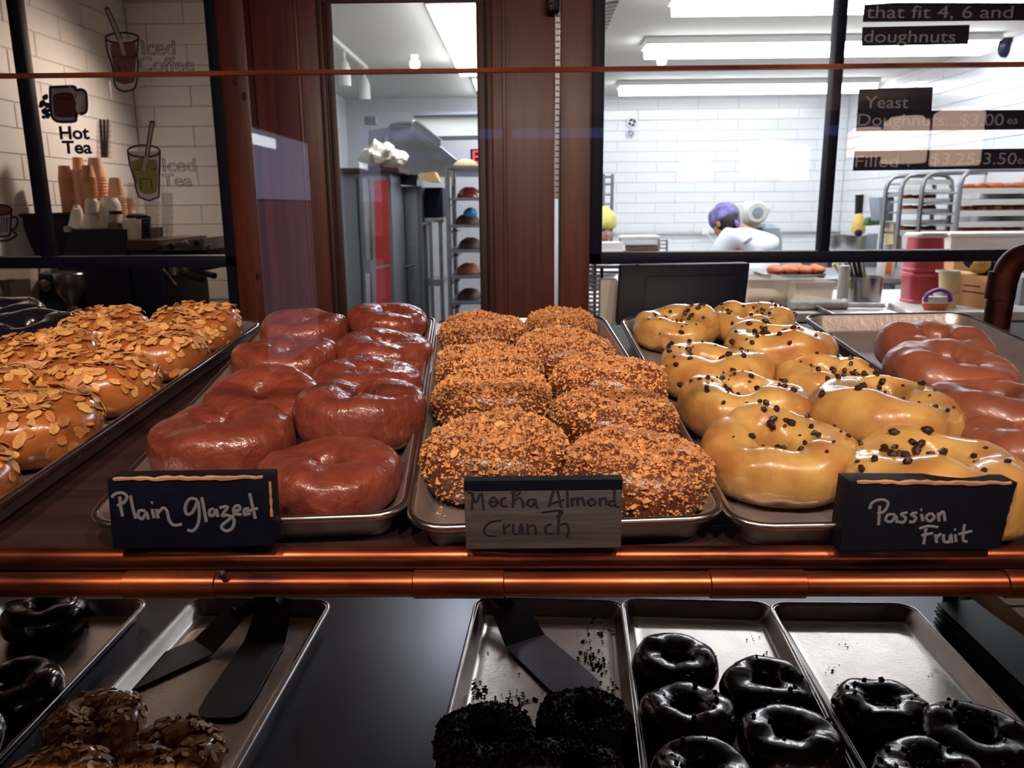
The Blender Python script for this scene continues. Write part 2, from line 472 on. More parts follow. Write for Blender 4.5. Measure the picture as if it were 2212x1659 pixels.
# pipe run along the kitchen back wall
e = ext(1335, 502, 1829, 506, YK-0.03)
t = thing('wall_conduit', 'thin grey conduit running along the white tiled kitchen wall', 'conduit', (e[0], YK-0.03, e[2]))
MB().tube([(e[0]-0.3, YK-0.03, (e[2]+e[3])/2), (e[1]-0.02, YK-0.03, (e[2]+e[3])/2)], 0.012, 8).build('pipe', 'steel_rough', t)
e = ext(1515, 495, 1530, 506, YK-0.03)
MB().box(e[0], e[1], YK-0.06, YK, e[2], e[3]).build('outlet_box', 'white_plastic', t, bevel=0.004)
a, b = at(1527, 505, YK-0.05), at(1545, 540, YK-0.05)
MB().tube(smooth_path([a, a.lerp(b, 0.5)+Vector((0.02, 0, 0.01)), b]), 0.006, 6).build('cable', 'white_plastic', t)

# ------------------------------------------------------------------ partition: windows and door
def px(x, y=300, Y=YP): return at(x, y, Y).x
def pz(y, x=1106, Y=YP): return at(x, y, Y).z
BT, BB = pz(546), pz(571)               # top and underside of the black rail
struct('wall_partition', MB().box(XL, px(505), YP-0.04, YP+0.06, 0, 1.0), 'wood_dark')
struct('wall_partition_right', MB().box(px(1273), XR, YP-0.04, YP+0.06, 0, 1.0), 'wood_dark')
xa = [px(63), px(82), px(472), px(505)]
w = struct('window_1', MB().box(XL, xa[3], YP-0.03, YP+0.03, BB, BT), 'black_frame', bevel=0.003)
MB().box(xa[0], xa[1], YP-0.025, YP+0.025, BT, CEIL).build('mullion', 'black_frame', w, bevel=0.003)
MB().box(xa[2], xa[3], YP-0.03, YP+0.03, 1.0, CEIL).build('jamb', 'black_frame', w, bevel=0.003)
MB().box(XL, xa[0], YP-0.003, YP+0.003, BT, CEIL).build('pane', 'window_glass', w)
MB().box(xa[1], xa[2], YP-0.003, YP+0.003, BT, CEIL).build('pane', 'window_glass', w)
xb = [px(1273), px(1302), px(1784), px(1804)]
w2 = struct('window_2', MB().box(xb[0], XR, YP-0.03, YP+0.03, BB, BT), 'black_frame', bevel=0.003)
MB().box(xb[0], xb[1], YP-0.03, YP+0.03, BB, CEIL).build('jamb', 'black_frame', w2, bevel=0.003)
MB().box(xb[2], xb[3], YP-0.025, YP+0.025, BT, CEIL).build('mullion', 'black_frame', w2, bevel=0.003)
MB().box(xb[1], xb[2], YP-0.003, YP+0.003, BT, CEIL).build('pane', 'window_glass', w2)
MB().box(xb[3], XR, YP-0.003, YP+0.003, BT, CEIL).build('pane', 'window_glass', w2)
# casing and door
c1, c2 = px(505), px(563)
tr = struct('trim_1', MB().box(c1, c2, YP-0.07, YP+0.06, 0, CEIL), 'wood_case', bevel=0.006)
for kx, ky, s in ((508, 178, 1), (527, 208, 1.3), (556, 598, 1.1)):
    p = at(kx, ky, YP-0.07)
    MB().lathe([(0.0015, 0), (0.008*s, 0.0), (0.007*s, 0.0015), (0.001, 0.002)], 12,
               m=Matrix.Translation((p.x, p.y, p.z)) @ Matrix.Rotation(pi/2, 4, 'X') @ Matrix.Diagonal((0.7, 1.2, 1, 1))).build('knot', 'wood_knot', tr)
c3, c4 = px(1208), px(1273)
tr2 = struct('trim_2', MB().box(c3, c4, YP-0.07, YP+0.06, 0, CEIL), 'wood_case', bevel=0.006)
d0, d1 = c2+0.001, c3-0.014
l0, l1 = px(735), px(1033)
LT = pz(8)
dr = struct('door_1', MB().box(d0, l0-0.02, YP-0.02, YP+0.025, 0.01, CEIL-0.1), 'wood_door', bevel=0.004)
MB().box(l1+0.02, d1, YP-0.02, YP+0.025, 0.01, CEIL-0.1).build('stile', 'wood_door', dr, bevel=0.004)
MB().box(l0-0.02, l1+0.02, YP-0.02, YP+0.025, LT+0.02, CEIL-0.1).build('top_rail', 'wood_dark', dr)
MB().box(l0-0.02, l1+0.02, YP-0.02, YP+0.025, 0.01, 0.5).build('bottom_rail', 'wood_door', dr)
for (x0, x1) in ((l0-0.045, l0-0.026), (l0-0.024, l0), (l1, l1+0.024), (l1+0.026, l1+0.045)):
    MB().box(x0, x1, YP-0.034 if x0 in (l0-0.045, l1+0.026) else YP-0.028, YP-0.018, 0.5, LT+0.03).build('moulding', 'wood_dark', dr, bevel=0.006)
MB().box(l0-0.045, l1+0.045, YP-0.03, YP-0.018, LT, LT+0.025).build('moulding', 'wood_dark', dr, bevel=0.006)
MB().box(px(655), px(663), YP-0.03, YP-0.018, 0.5, CEIL-0.12).build('bead', 'wood_case', dr, bevel=0.003)
MB().box(px(1086), px(1094), YP-0.03, YP-0.018, 0.5, CEIL-0.12).build('bead', 'wood_case', dr, bevel=0.003)
MB().box(l0, l1, YP-0.002, YP+0.002, 0.5, LT).build('pane', 'window_glass', dr)
m = MB(); z = pz(430)
hg = MB().box(d1+0.001, c3-0.001, YP-0.03, YP-0.012, z, CEIL-0.1).build('hinge', 'steel_rough', dr)
while z < CEIL-0.15:
    m.box(d1+0.0005, c3-0.0005, YP-0.032, YP-0.0295, z, z+0.0025); z += 0.017
o = m.build('hinge_gap', 'black_plastic', hg); o['kind'] = 'stuff'
e = ext(1180, -10, 1208, 31, YP-0.03)
t = thing('door_closer', 'small black box with tan letters at the top of the wooden door', 'door closer', ((e[0]+e[1])/2, YP-0.03, e[2]))
MB().box(e[0], e[1], YP-0.075, YP-0.031, e[2], e[3]).build('case', 'black_plastic', t, bevel=0.008)
for ch, py in (('A', 6), ('T', 22)):
    p = at(1187, py, YP-0.076)
    text_obj(ch, 0.018, 'board_raw', t, M_of(t).inverted() @ Matrix.Translation(p) @ UPRIGHT)

# ------------------------------------------------------------------ kitchen ceiling lights
def tube_light(label, x0, x1, y0, y1, along_x=True):
    t = thing('ceiling_light', label, 'ceiling light', ((x0+x1)/2, (y0+y1)/2, CEIL-0.10), group='kitchen ceiling lights')
    MB().box(x0, x1, y0, y1, CEIL-0.045, CEIL-0.001).build('housing', 'white_paint', t, bevel=0.004)
    d = 0.02
    if along_x:
        prof = [(y0+0.01, CEIL-0.046), (y0+0.03, CEIL-0.10), (y1-0.03, CEIL-0.10), (y1-0.01, CEIL-0.046)]
        MB().loft([[Vector((x, p[0], p[1])) for p in prof] for x in (x0+d, x1-d)]).build('diffuser', 'tube_light', t)
    else:
        prof = [(x0+0.01, CEIL-0.046), (x0+0.03, CEIL-0.10), (x1-0.03, CEIL-0.10), (x1-0.01, CEIL-0.046)]
        MB().loft([[Vector((p[0], y, p[1])) for p in prof] for y in (y0+d, y1-d)]).build('diffuser', 'tube_light', t)
for nm, xa_, xb_, yy, py in (('nearest the glass', 1450, 2230, 4.45, 20), ('middle one of three', 1390, 2140, 5.70, 115), ('farthest by the back wall', 1335, 1888, 7.55, 200)):
    x0, x1 = at(xa_, py, yy).x, at(xb_, py, yy).x
    tube_light('long white fluorescent ceiling light across the kitchen, ' + nm, x0, x1, yy-0.13, yy+0.13)
xd = at(918, 22, 4.45).x
tube_light('wide white ceiling light running away behind the door pane, nearer one', xd, xd+0.36, 4.45, 6.45, False)
tube_light('wide white ceiling light running away behind the door pane, farther one', xd+0.08, xd+0.40, 6.95, 8.2, False)

# track spots over the case (they show as glints in the panes)
for i, (x, y) in enumerate(LAMPS):
    t = thing('track_spot', 'track spotlight above the doughnut case, %s from the left' % ('first', 'second', 'third', 'fourth')[i], 'spotlight', (x, y, 2.43), group='track spots above the case')
    MB().lathe([(0.03, 2.45), (0.042, 2.47), (0.042, 2.54), (0.015, 2.57), (0.012, CEIL)], 16, c=(x, y, 0)).build('can', 'white_paint', t)
    MB().ball((x, y, 2.445), 0.024, nu=12, nv=8).build('bulb', 'bulb_light', t)
# pendant lamps far behind the viewer: mirrored in the front glass
for i, (pa, pb, ya, yb, Yv) in enumerate(((1833, 1910, 276, 338, 8.6), (1912, 2003, 252, 352, 7.3), (2020, 2120, 233, 357, 6.7), (1588, 1692, 308, 372, 10.0))):
    e = ext(pa, ya, pb, yb, Yv); yy = 2*0.525-Yv
    if yy < -8.7: yy = -8.7
    r = (e[1]-e[0])/2; cx = (e[0]+e[1])/2
    t = thing('pendant_lamp', ('glowing drum pendant lamp mirrored over the price list, ' + ('leftmost', 'middle one', 'rightmost')[i]) if i < 3 else 'faint drum pendant lamp mirrored on the white tiles', 'pendant lamp', (cx, yy, e[2]), group='pendant lamps in the shop')
    MB().lathe([(r*0.96, e[2]), (r, e[2]+0.02), (r, e[3]-0.04), (r*0.75, e[3]-0.015), (r*0.7, e[3])], 24, c=(cx, yy, 0)).build('shade', 'shade_light', t)
    MB().tube([(cx, yy, e[3]), (cx, yy, CEIL)], 0.006, 6).build('cord', 'black_plastic', t)
# ------------------------------------------------------------------ display case
TILT = radians(6.9)
S_O = Vector((0, 0.567, 1.292))
S_M = Matrix.Translation(S_O) @ Matrix.Rotation(TILT, 4, 'X')
S_V = Vector((0, cos(TILT), sin(TILT))); S_W = Vector((0, -sin(TILT), cos(TILT)))
def uv(x, y, w):                        # pixel -> upper shelf coordinates at height w above the shelf
    d = ray(x, y); p0 = S_O + S_W*w
    P = EYE + d*((p0-EYE).dot(S_W)/d.dot(S_W)) - S_O
    return P.x, P.dot(S_V)
LZ = 0.885                              # lower shelf surface
GY = 0.535                              # front glass plane
case = thing('display_case', 'doughnut display case with copper pipe rails and dark wooden shelf', 'display case', (0, 0.9, 0))
sh = MB().box(-0.95, 0.95, -0.002, 0.66, -0.024, -0.0015, S_M).build('shelf', 'shelf_wood', case, bevel=0.002)
MB().box(-1.0, 1.0, 0.52, 1.36, LZ-0.03, LZ-0.0005).build('lower_shelf', 'shelf_steel', case, bevel=0.003)
MB().box(-1.0, 1.0, 0.50, 1.36, 0.0, LZ-0.031).build('cabinet_base', 'wood_dark', case, bevel=0.004)
c1 = at(1106, 1204, 0.556); r1 = 24.5*mpp(0.556, 1204)
MB().tube([(-0.98, c1.y, c1.z), (0.98, c1.y, c1.z)], r1, 24).build('rail', 'copper', case)
c2 = at(1106, 1262, 0.520); r2 = 26.5*mpp(0.520, 1262)
lo = MB().tube([(-0.98, c2.y, c2.z), (0.98, c2.y, c2.z)], r2, 24).build('rail', 'copper', case)
for a, b in ((272, 472), (893, 1090), (1530, 1738), (2165, 2420), (-240, -60)):
    x0, x1 = at(a, 1262, 0.520).x, at(b, 1262, 0.520).x
    MB().tube([(x0, c2.y, c2.z), (x0+0.0008, c2.y, c2.z), (x1-0.0008, c2.y, c2.z), (x1, c2.y, c2.z)], [r2, r2+0.0012, r2+0.0012, r2], 24).build('collar', 'copper', lo)
p = at(478, 1250, 0.510)
MB().ball((p.x, p.y+0.002, p.z+0.002), 0.003, 0.002, 0.004, 8, 6).build('solder_blob', 'pan_rim', lo)
gz = at(1106, 154, GY).z
g = MB().box(-0.95, 0.95, GY-0.002, GY+0.002, c2.z-0.002, gz).build('front_glass', 'case_glass', case)
MB().box(-0.95, 0.95, GY-0.0028, GY+0.0028, gz-0.0006, gz+0.0018).build('glass_edge', 'copper', g)
# frame pipes at the back right corner
b0, b1 = at(2128, 720, 1.20), at(2172, 585, 1.20)
e1 = at(2192, 552, 1.18); e2 = at(2232, 572, 1.06)
MB().tube(smooth_path([(b1.x-0.005, 1.20, LZ+0.45), (b1.x-0.003, 1.20, b1.z-0.06), (b1.x, 1.20, b1.z-0.015), (b1.x+0.006, 1.195, b1.z+0.012), (b1.x+0.02, 1.175, b1.z+0.024), (b1.x+0.045, 1.13, b1.z+0.020), (b1.x+0.10, 1.03, b1.z)]), 0.0185, 16).build('corner_pipe', 'copper_dark', case)
MB().tube([(b1.x-0.004, 1.20, b1.z-0.042), (b1.x-0.002, 1.20, b1.z-0.002)], 0.0205, 16).build('elbow_collar', 'copper_dark', case)
pp = atz(2040, 1350, LZ)
MB().tube([(pp.x, 1.17, LZ), (pp.x, 1.17, 1.33)], 0.011, 14).build('shelf_post', 'copper_dark', case)
MB().tube([(-0.90, 1.19, LZ), (-0.90, 1.19, 1.33)], 0.011, 14).build('shelf_post', 'copper_dark', case)

# ------------------------------------------------------------------ sheet pans
def tray(label, m, w=0.24, l=0.60, h=0.025, group='sheet pans in the case', material='pan'):
    t = thing('baking_tray', label, 'tray', m=m, group=group)
    r = 0.028; fl = 0.012
    prof = [(0.0135, 0.0008), (0.012, 0.004), (0.004, h-0.003), (0.001, h), (-0.001, h+0.001), (0.003, h+0.0015), (0.0055, h-0.002), (0.0135, 0.007), (0.017, 0.0035), (0.022, 0.0025), (0.030, 0.0024), (0.05, 0.0024), (0.085, 0.0024)]
    loops = [rrect(w-2*i, l-2*i, max(r-i, 0.008), z) for i, z in prof]
    MB().loft(loops).build('pan', material, t, local=True, sharp=50)
    MB().tube([p+Vector((0, 0, 0)) for p in rrect(w+0.002, l+0.002, r, h)], 0.0033, 8, closed=True).build('rim', 'pan_rim', t, local=True, sharp=80)
    return t
def upper(u, v, rz, w=0.0): return S_M @ Matrix.Translation((u, v, w)) @ Matrix.Rotation(rz, 4, 'Z')
def lower(x, y, rz, z=LZ): return Matrix.Translation((x, y, z)) @ Matrix.Rotation(rz, 4, 'Z')
tray('sheet pan of plain glazed doughnuts behind the Plain Glazed sign', upper(-0.234, 0.303, radians(3.8)), w=0.241)
tray('sheet pan of crumb-coated doughnuts behind the Mocha Almond Crunch sign', upper(0.013, 0.298, radians(3.9)))
tray('sheet pan of yellow-iced doughnuts behind the Passion Fruit sign', upper(0.268, 0.296, radians(1.6)))
tray('half-empty sheet pan with brown doughnuts at the right end of the upper shelf', upper(0.533, 0.305, radians(2.0)), w=0.235)
tray('sheet pan of almond-flaked doughnuts at the left of the upper shelf', upper(-0.524, 0.300, radians(-4.0)))
tray('sheet pan of black glazed doughnuts at the far left of the upper shelf', upper(-0.80, 0.32, radians(-4.0)))
tray('lower sheet pan holding almond doughnuts and two dark turners', lower(-0.453, 0.915, radians(-2.5)), w=0.234, material='pan_bright')
tray('lower sheet pan of black doughnuts at the bottom left corner', lower(-0.752, 0.915, radians(0)), material='pan_bright')
tray('lower sheet pan with dark crumbs and a steel turner', lower(0.021, 0.915, radians(-3.6)), material='pan_bright')
tray('lower sheet pan of shiny chocolate doughnuts, between two other lower pans', lower(0.263, 0.910, radians(-3.0)), material='pan_bright')
tray('lower sheet pan mostly empty, bright inside, at the right', lower(0.507, 0.900, radians(-0.9)), w=0.23, material='pan_bright')

# ------------------------------------------------------------------ doughnuts
def spow(v, p): return math.copysign(abs(v)**p, v)
class Ring:
    def __init__(s, R, hole, h, seed, lump=1.0, wob=0.0007, wk=45.0, px_=0.80, pz_=0.78):
        g = random.Random(seed); s.R, s.hole, s.h = R, hole, h; s.wob = wob; s.wk = wk; s.p = px_; s.pz = pz_
        s.n1 = [(k, g.uniform(0, 2*pi), g.uniform(0.3, 1)*0.022*lump/sqrt(k)) for k in (2, 3, 4, 5)]
        s.n2 = [(k, g.uniform(0, 2*pi), g.uniform(0.3, 1)*0.05*lump/sqrt(k)) for k in (1, 2, 3, 5)]
        s.n3 = [(k, g.uniform(0, 2*pi), g.uniform(0.3, 1)*0.10*lump) for k in (1, 2, 3)]
        s.off = Vector((g.uniform(0, 50), g.uniform(0, 50), g.uniform(0, 50)))
    def pt(s, th, ph, d=0.0):
        f1 = sum(a*cos(k*th+o) for k, o, a in s.n1); f2 = sum(a*cos(k*th+o) for k, o, a in s.n2); f3 = sum(a*cos(k*th+o) for k, o, a in s.n3)
        hole = s.hole*(1+f3); R = s.R*(1+f1)
        a = (R-hole)/2; rc = (R+hole)/2
        c, sn = cos(ph), sin(ph)
        rr = rc + a*spow(c, s.p)
        if sn >= 0: z = s.h*(0.46 + 0.54*spow(sn, s.pz))
        else: z = s.h*0.46*(1-abs(sn)**0.72)
        z *= 1+f2*max(0, z/s.h)
        N = Vector((c*cos(th), c*sin(th), sn*(a/(s.h*0.5)))).normalized()
        P = Vector((rr*cos(th), rr*sin(th), z))
        q = noise.noise(P*s.wk + s.off)*s.wob + noise.noise(P*s.wk*2.7+s.off)*s.wob*0.4
        if sn < -0.5: q = 0; d = max(0, min(d, 0.0004))
        return P + N*(q+d), N
    def body(s, nu=64, nv=26):
        vs, fs = [], []
        for i in range(nu):
            for j in range(nv):
                vs.append(s.pt(2*pi*i/nu, 2*pi*j/nv - pi/2)[0])
        for i in range(nu):
            for j in range(nv):
                fs.append((i*nv+j, ((i+1) % nu)*nv+j, ((i+1) % nu)*nv+(j+1) % nv, i*nv+(j+1) % nv))
        return MB().add(vs, fs)
    def icing(s, low, drip, seed, t=0.0016, nu=90, nv=22, inner=pi*1.12):
        g = random.Random(seed); ks = [(k, g.uniform(0, 6.28), g.uniform(0.3, 1)) for k in (3, 5, 8, 11, 15)]
        vs, fs = [], []
        for i in range(nu):
            th = 2*pi*i/nu
            e = low + drip*sum(a*cos(k*th+o) for k, o, a in ks)/2.5
            for j in range(nv):
                f = j/(nv-1); ph = e + (inner-e)*f
                d = t*min(1.0, 0.15+f*14) if f < 0.5 else t*min(1.0, 0.1+(1-f)*8)
                if f < 0.10: d *= 1.25
                if j == 0: d = -0.0006
                vs.append(s.pt(th, ph, d)[0])
        for i in range(nu):
            for j in range(nv-1):
                i2 = (i+1) % nu
                fs.append((i*nv+j, i2*nv+j, i2*nv+j+1, i*nv+j+1))
        return MB().add(vs, fs)
def frame_at(P, N, spin, tilt, g):
    z = N.normalized(); x = z.orthogonal().normalized(); y = z.cross(x)
    m = Matrix(((x.x, y.x, z.x, P.x), (x.y, y.y, z.y, P.y), (x.z, y.z, z.z, P.z), (0, 0, 0, 1)))
    return m @ Matrix.Rotation(spin, 4, 'Z') @ Matrix.Rotation(tilt, 4, 'X')
# topping pieces
def flake_mesh(i):
    g = random.Random(100+i); n = 9; L, Wd = g.uniform(0.0075, 0.010), g.uniform(0.0045, 0.0060); loops = []
    cv = g.uniform(-8, 8); cut = g.choice((None, None, 0.3, -0.2))
    for z in (0.0, 0.0008):
        lp = []
        for k in range(n):
            a = 2*pi*k/n; x = L*cos(a)*(1-0.12*cos(a)); y = Wd*sin(a)*(1-0.22*cos(a))
            if cut is not None: x = max(x, -L*abs(cut)) if cut > 0 else min(x, L*0.35)
            lp.append(Vector((x*0.8, y*0.8, z + cv*x*x)))
        loops.append(lp)
    return MB().loft(loops).mesh('almond_flake', sharp=50)
FLAKES = [flake_mesh(i) for i in range(7)]
for i, f in enumerate(FLAKES): f.materials.append(MATS['almond' if i % 3 else 'almond_toasted'])
def nib_mesh(i):
    g = random.Random(200+i); m = MB(); n = 6
    loops = []
    for z, r in ((0, 0.6), (0.35, 1.0), (0.75, 0.8), (1.0, 0.35)):
        loops.append([Vector((r*cos(2*pi*k/n)*0.0026*g.uniform(0.7, 1.3), r*sin(2*pi*k/n)*0.0019*g.uniform(0.7, 1.3), z*0.003+g.uniform(-1, 1)*0.0003)) for k in range(n)])
    return m.loft(loops).mesh('cocoa_nib', sharp=20)
NIBS = [nib_mesh(i) for i in range(5)]
for f in NIBS: f.materials.append(MATS['nib'])
def crumbs(ring, n, seed, lowphi=-0.55, smin=0.0009, smax=0.0021):
    g = random.Random(seed); vs, fs = [], []
    for _ in range(n):
        th = g.uniform(0, 2*pi); u = g.random()
        ph = lowphi + (pi*1.02-lowphi)*u
        if ph < 0.25 and g.random() > 0.35 + 0.6*(ph-lowphi)/(0.25-lowphi): continue
        if cos(ph) < -0.2 and g.random() < 0.35: continue
        P, N = ring.pt(th, ph)
        sz = smin + (smax-smin)*g.random()**2.2
        if g.random() < 0.03: sz *= 1.8
        P = P + N*sz*g.uniform(0.1, 1.0)
        k = len(vs)
        for dx, dy, dz in ((1,0,0), (-1,0,0), (0,1,0), (0,-1,0), (0,0,1), (0,0,-1)):
            v = Vector((dx, dy, dz))*sz*g.uniform(0.6, 1.25) + Vector((g.uniform(-1, 1), g.uniform(-1, 1), g.uniform(-1, 1)))*sz*0.45
            vs.append(P+v)
        for t in ((0,2,4), (2,1,4), (1,3,4), (3,0,4), (2,0,5), (1,2,5), (3,1,5), (0,3,5)): fs.append(tuple(k+q for q in t))
    return vs, fs
def raw_mesh(name, vs, fs, material):
    me = bpy.data.meshes.new(name); me.from_pydata([tuple(v) for v in vs], [], fs); me.materials.append(MATS[material]); return me
R0 = 0.060
PROTO = {}
FAR = Matrix.Translation((0, -3.0, 0.0))
def proto(kind, i):
    """one doughnut of each kind and variant, with its parts, built at the origin; placed ones are copies"""
    if (kind, i) in PROTO: return PROTO[(kind, i)]
    seed = {'glazed': 10, 'mocha': 20, 'passion': 30, 'almond': 40, 'cinnamon': 50, 'black': 60, 'choc': 70, 'crumb': 80, 'brown': 90}[kind] + i
    g = random.Random(seed*7)
    t = bpy.data.objects.new(kind + '_doughnut' if kind not in ('brown', 'choc') else 'chocolate_doughnut', None)
    COL.objects.link(t); WORLDM[t.name] = Matrix.Identity(4); t.empty_display_size = 0.03
    if kind == 'glazed':
        r = Ring(R0, 0.0085, 0.040, seed, 1.3, wob=0.0015, px_=0.66, pz_=0.62)
        r.body(76, 30).build('dough', 'pale_dough', t, local=True, sharp=180)
        r.icing(-0.62, 0.22, seed, t=0.0008, inner=pi*1.35).build('glaze', 'glazed', t, local=True, sharp=180)
    elif kind == 'cinnamon':
        r = Ring(R0, 0.012, 0.044, seed, 1.5, wob=0.0020, wk=55)
        r.body(76, 30).build('dough', 'dough', t, local=True, sharp=180)
        r.icing(-0.8, 0.1, seed, t=0.0009, inner=pi*1.3).build('glaze', 'cinnamon', t, local=True, sharp=180)
    elif kind in ('mocha', 'crumb'):
        r = Ring(R0, 0.007 if kind == 'mocha' else 0.015, 0.046, seed, 1.3, wob=0.0016)
        r.body(70, 28).build('dough', 'dough' if kind == 'mocha' else 'choc_dough', t, local=True, sharp=180)
        r.icing(-0.75, 0.35, seed, t=0.0012, inner=pi*1.3).build('icing', 'mocha' if kind == 'mocha' else 'crumb_dark', t, local=True, sharp=180)
        vs, fs = crumbs(r, 11000 if kind == 'mocha' else 8000, seed, lowphi=-0.7, smin=0.0007, smax=0.0022 if kind == 'mocha' else 0.003)
        o = put('crumb_topping', raw_mesh('crumb_topping', vs, fs, 'crumb' if kind == 'mocha' else 'crumb_dark'), None, t); o['kind'] = 'stuff'
        if kind == 'mocha':
            for k in range(12):
                th, ph = g.uniform(0, 2*pi), g.uniform(-0.2, pi*0.9)
                P, N = r.pt(th, ph, 0.0022)
                o = put('almond_piece', FLAKES[k % 7], None, t, frame_at(P, N, g.uniform(0, 6), g.uniform(-0.5, 0.5), g) @ Matrix.Scale(g.uniform(0.4, 0.75), 4))
    elif kind in ('passion', 'choc', 'brown'):
        r = Ring(R0, 0.0165, 0.043 if kind == 'passion' else 0.046, seed, 2.1 if kind == 'passion' else 1.5, wob=0.0020, wk=38)
        r.body(72, 28).build('dough', 'dough' if kind == 'passion' else 'choc_dough', t, local=True, sharp=180)
        r.icing(-0.45 if kind != 'passion' else -0.62, 0.30, seed, t=0.0016, inner=pi*1.32).build('icing', {'passion': 'passion', 'choc': 'choc', 'brown': 'choc'}[kind], t, local=True, sharp=180)
        n = {'passion': 38, 'choc': 16, 'brown': 32}[kind]
        for k in range(n):
            th, ph = (g.gauss(-1.6+0.9*i, 1.0) if k % 2 else g.uniform(0, 6.28)), (g.gauss(1.9, 0.55) if k % 3 else g.uniform(0.3, 2.6))
            P, N = r.pt(th, ph, 0.0012)
            put('cocoa_nib', NIBS[k % 5], None, t, frame_at(P, N, g.uniform(0, 6), g.uniform(-0.4, 0.4), g) @ Matrix.Scale(g.uniform(0.5, 1.7), 4))
    elif kind == 'almond':
        r = Ring(R0, 0.008, 0.050, seed, 1.4, wob=0.0018, px_=0.7)
        r.body(72, 28).build('dough', 'dough', t, local=True, sharp=180)
        r.icing(-0.55, 0.4, seed, t=0.0016, inner=pi*1.3).build('icing', 'caramel', t, local=True, sharp=180)
        for k in range(255):
            th = g.uniform(0, 2*pi); ph = g.uniform(0.3, pi*0.97) if k % 8 else g.uniform(-0.4, 0.4)
            P, N = r.pt(th, ph, 0.0018 + (0.0035*g.random() if ph > 0.6 else 0))
            put('almond_flake', FLAKES[g.randrange(7)], None, t, frame_at(P, N, g.uniform(0, 6.28), g.gauss(0, 0.33), g) @ Matrix.Scale(g.uniform(0.75, 1.12), 4))
    elif kind == 'black':
        r = Ring(R0, 0.013, 0.048, seed, 1.2, wob=0.0012)
        r.body(70, 28).build('dough', 'choc_dough', t, local=True, sharp=180)
        r.icing(-0.8, 0.15, seed, t=0.0016, inner=pi*1.32).build('glaze', 'dark_choc', t, local=True, sharp=180)
    PROTO[(kind, i)] = t
    return t
USED = set()
def doughnut(kind, i, m, label, group):
    t = proto(kind, i)
    if (kind, i) not in USED:
        USED.add((kind, i)); t.matrix_world = m; WORLDM[t.name] = m
    else: t = copy_tree(t, m)
    return tag(t, label, 'doughnut', group)
def up_d(kind, i, px_, py_, R, spin, label, group, dw=0.0, tx=0.0, ty=0.0, hw=0.033, zs=1.0):
    u, v = uv(px_, py_, hw+dw)
    m = S_M @ Matrix.Translation((u, v, 0.0028+dw)) @ Matrix.Rotation(radians(tx), 4, 'X') @ Matrix.Rotation(radians(ty), 4, 'Y') @ Matrix.Rotation(spin, 4, 'Z') @ Matrix.Diagonal((R/R0, R/R0, R/R0*zs, 1))
    doughnut(kind, i, m, label, group)
def lo_d(kind, i, px_, py_, R, spin, label, group, dw=0.0, tx=0.0, ty=0.0):
    P = atz(px_, py_, LZ+0.038+dw)
    m = Matrix.Translation((P.x, P.y, LZ+0.0028+dw)) @ Matrix.Rotation(radians(tx), 4, 'X') @ Matrix.Rotation(radians(ty), 4, 'Y') @ Matrix.Rotation(spin, 4, 'Z') @ Matrix.Scale(R/R0, 4)
    doughnut(kind, i, m, label, group)
G = 'plain glazed doughnuts'
L = 'plain glazed doughnut with a small dimple, '
for i, x, y, R, s, dw, tx, ty, lab in (
    (0, 659, 702, .060, .2, 0, 0, 0, 'farthest in the left column of its pan'),
    (1, 836, 681, .056, 1.0, .003, 0, 3, 'farthest in the right column of its pan'),
    (2, 617, 769, .0635, 2.2, 0, -2, 0, 'second from the back in the left column'),
    (3, 828, 750, .060, .7, 0.002, -3, 4, 'second from the back in the right column'),
    (1, 566, 852, .0585, 4.0, .012, 11, 4, 'tipped up, pale band underneath'),
    (0, 790, 815, .0605, 3.0, .002, -3, 5, 'middle of the right column of its pan'),
    (2, 776, 893, .0625, 5.2, .004, -9, 3, 'leaning, second from the front at the right'),
    (3, 481, 938, .0660, 3.3, 0, -2, -2, 'front left behind the black sign'),
    (0, 710, 1010, .0590, 1.7, 0, -1, 1, 'front right of its pan, nearest to the viewer')):
    up_d('glazed', i, x, y, R, s, L+lab, G, dw, tx, ty, zs=1.3 if s == 5.2 else 1.05)
G = 'mocha almond crunch doughnuts'
L = 'crumb-coated brown doughnut, '
for i, x, y, R, s, dw, tx, ty, lab in (
    (0, 1045, 712, .057, .4, 0, 0, 0, 'farthest in the left column of the middle pan'),
    (1, 1210, 690, .050, 1.4, 0, 0, 0, 'farthest in the right column of the middle pan'),
    (2, 1056, 792, .061, 2.4, 0, -3, 0, 'second from the back in the left column of the middle pan'),
    (0, 1214, 754, .059, 3.4, 0.002, -3, 2, 'second from the back in the right column of the middle pan'),
    (1, 1066, 852, .061, 4.4, .006, -6, -2, 'second from the front in the left column of the middle pan'),
    (2, 1312, 818, .061, 5.4, .006, -5, 4, 'middle of the right column of the middle pan'),
    (0, 1322, 896, .061, 1.9, 0, -4, 3, 'second from the front in the right column of the middle pan'),
    (1, 1072, 974, .0640, .9, 0, 0, -2, 'front left of the middle pan above the grey wooden sign'),
    (2, 1380, 1006, .0610, 2.9, 0, -2, 3, 'front right of the middle pan with big almond bits')):
    up_d('mocha', i, x, y, R, s, L+lab, G, dw, tx, ty)
G = 'passion fruit doughnuts'
L = 'yellow-iced nib-topped doughnut, '
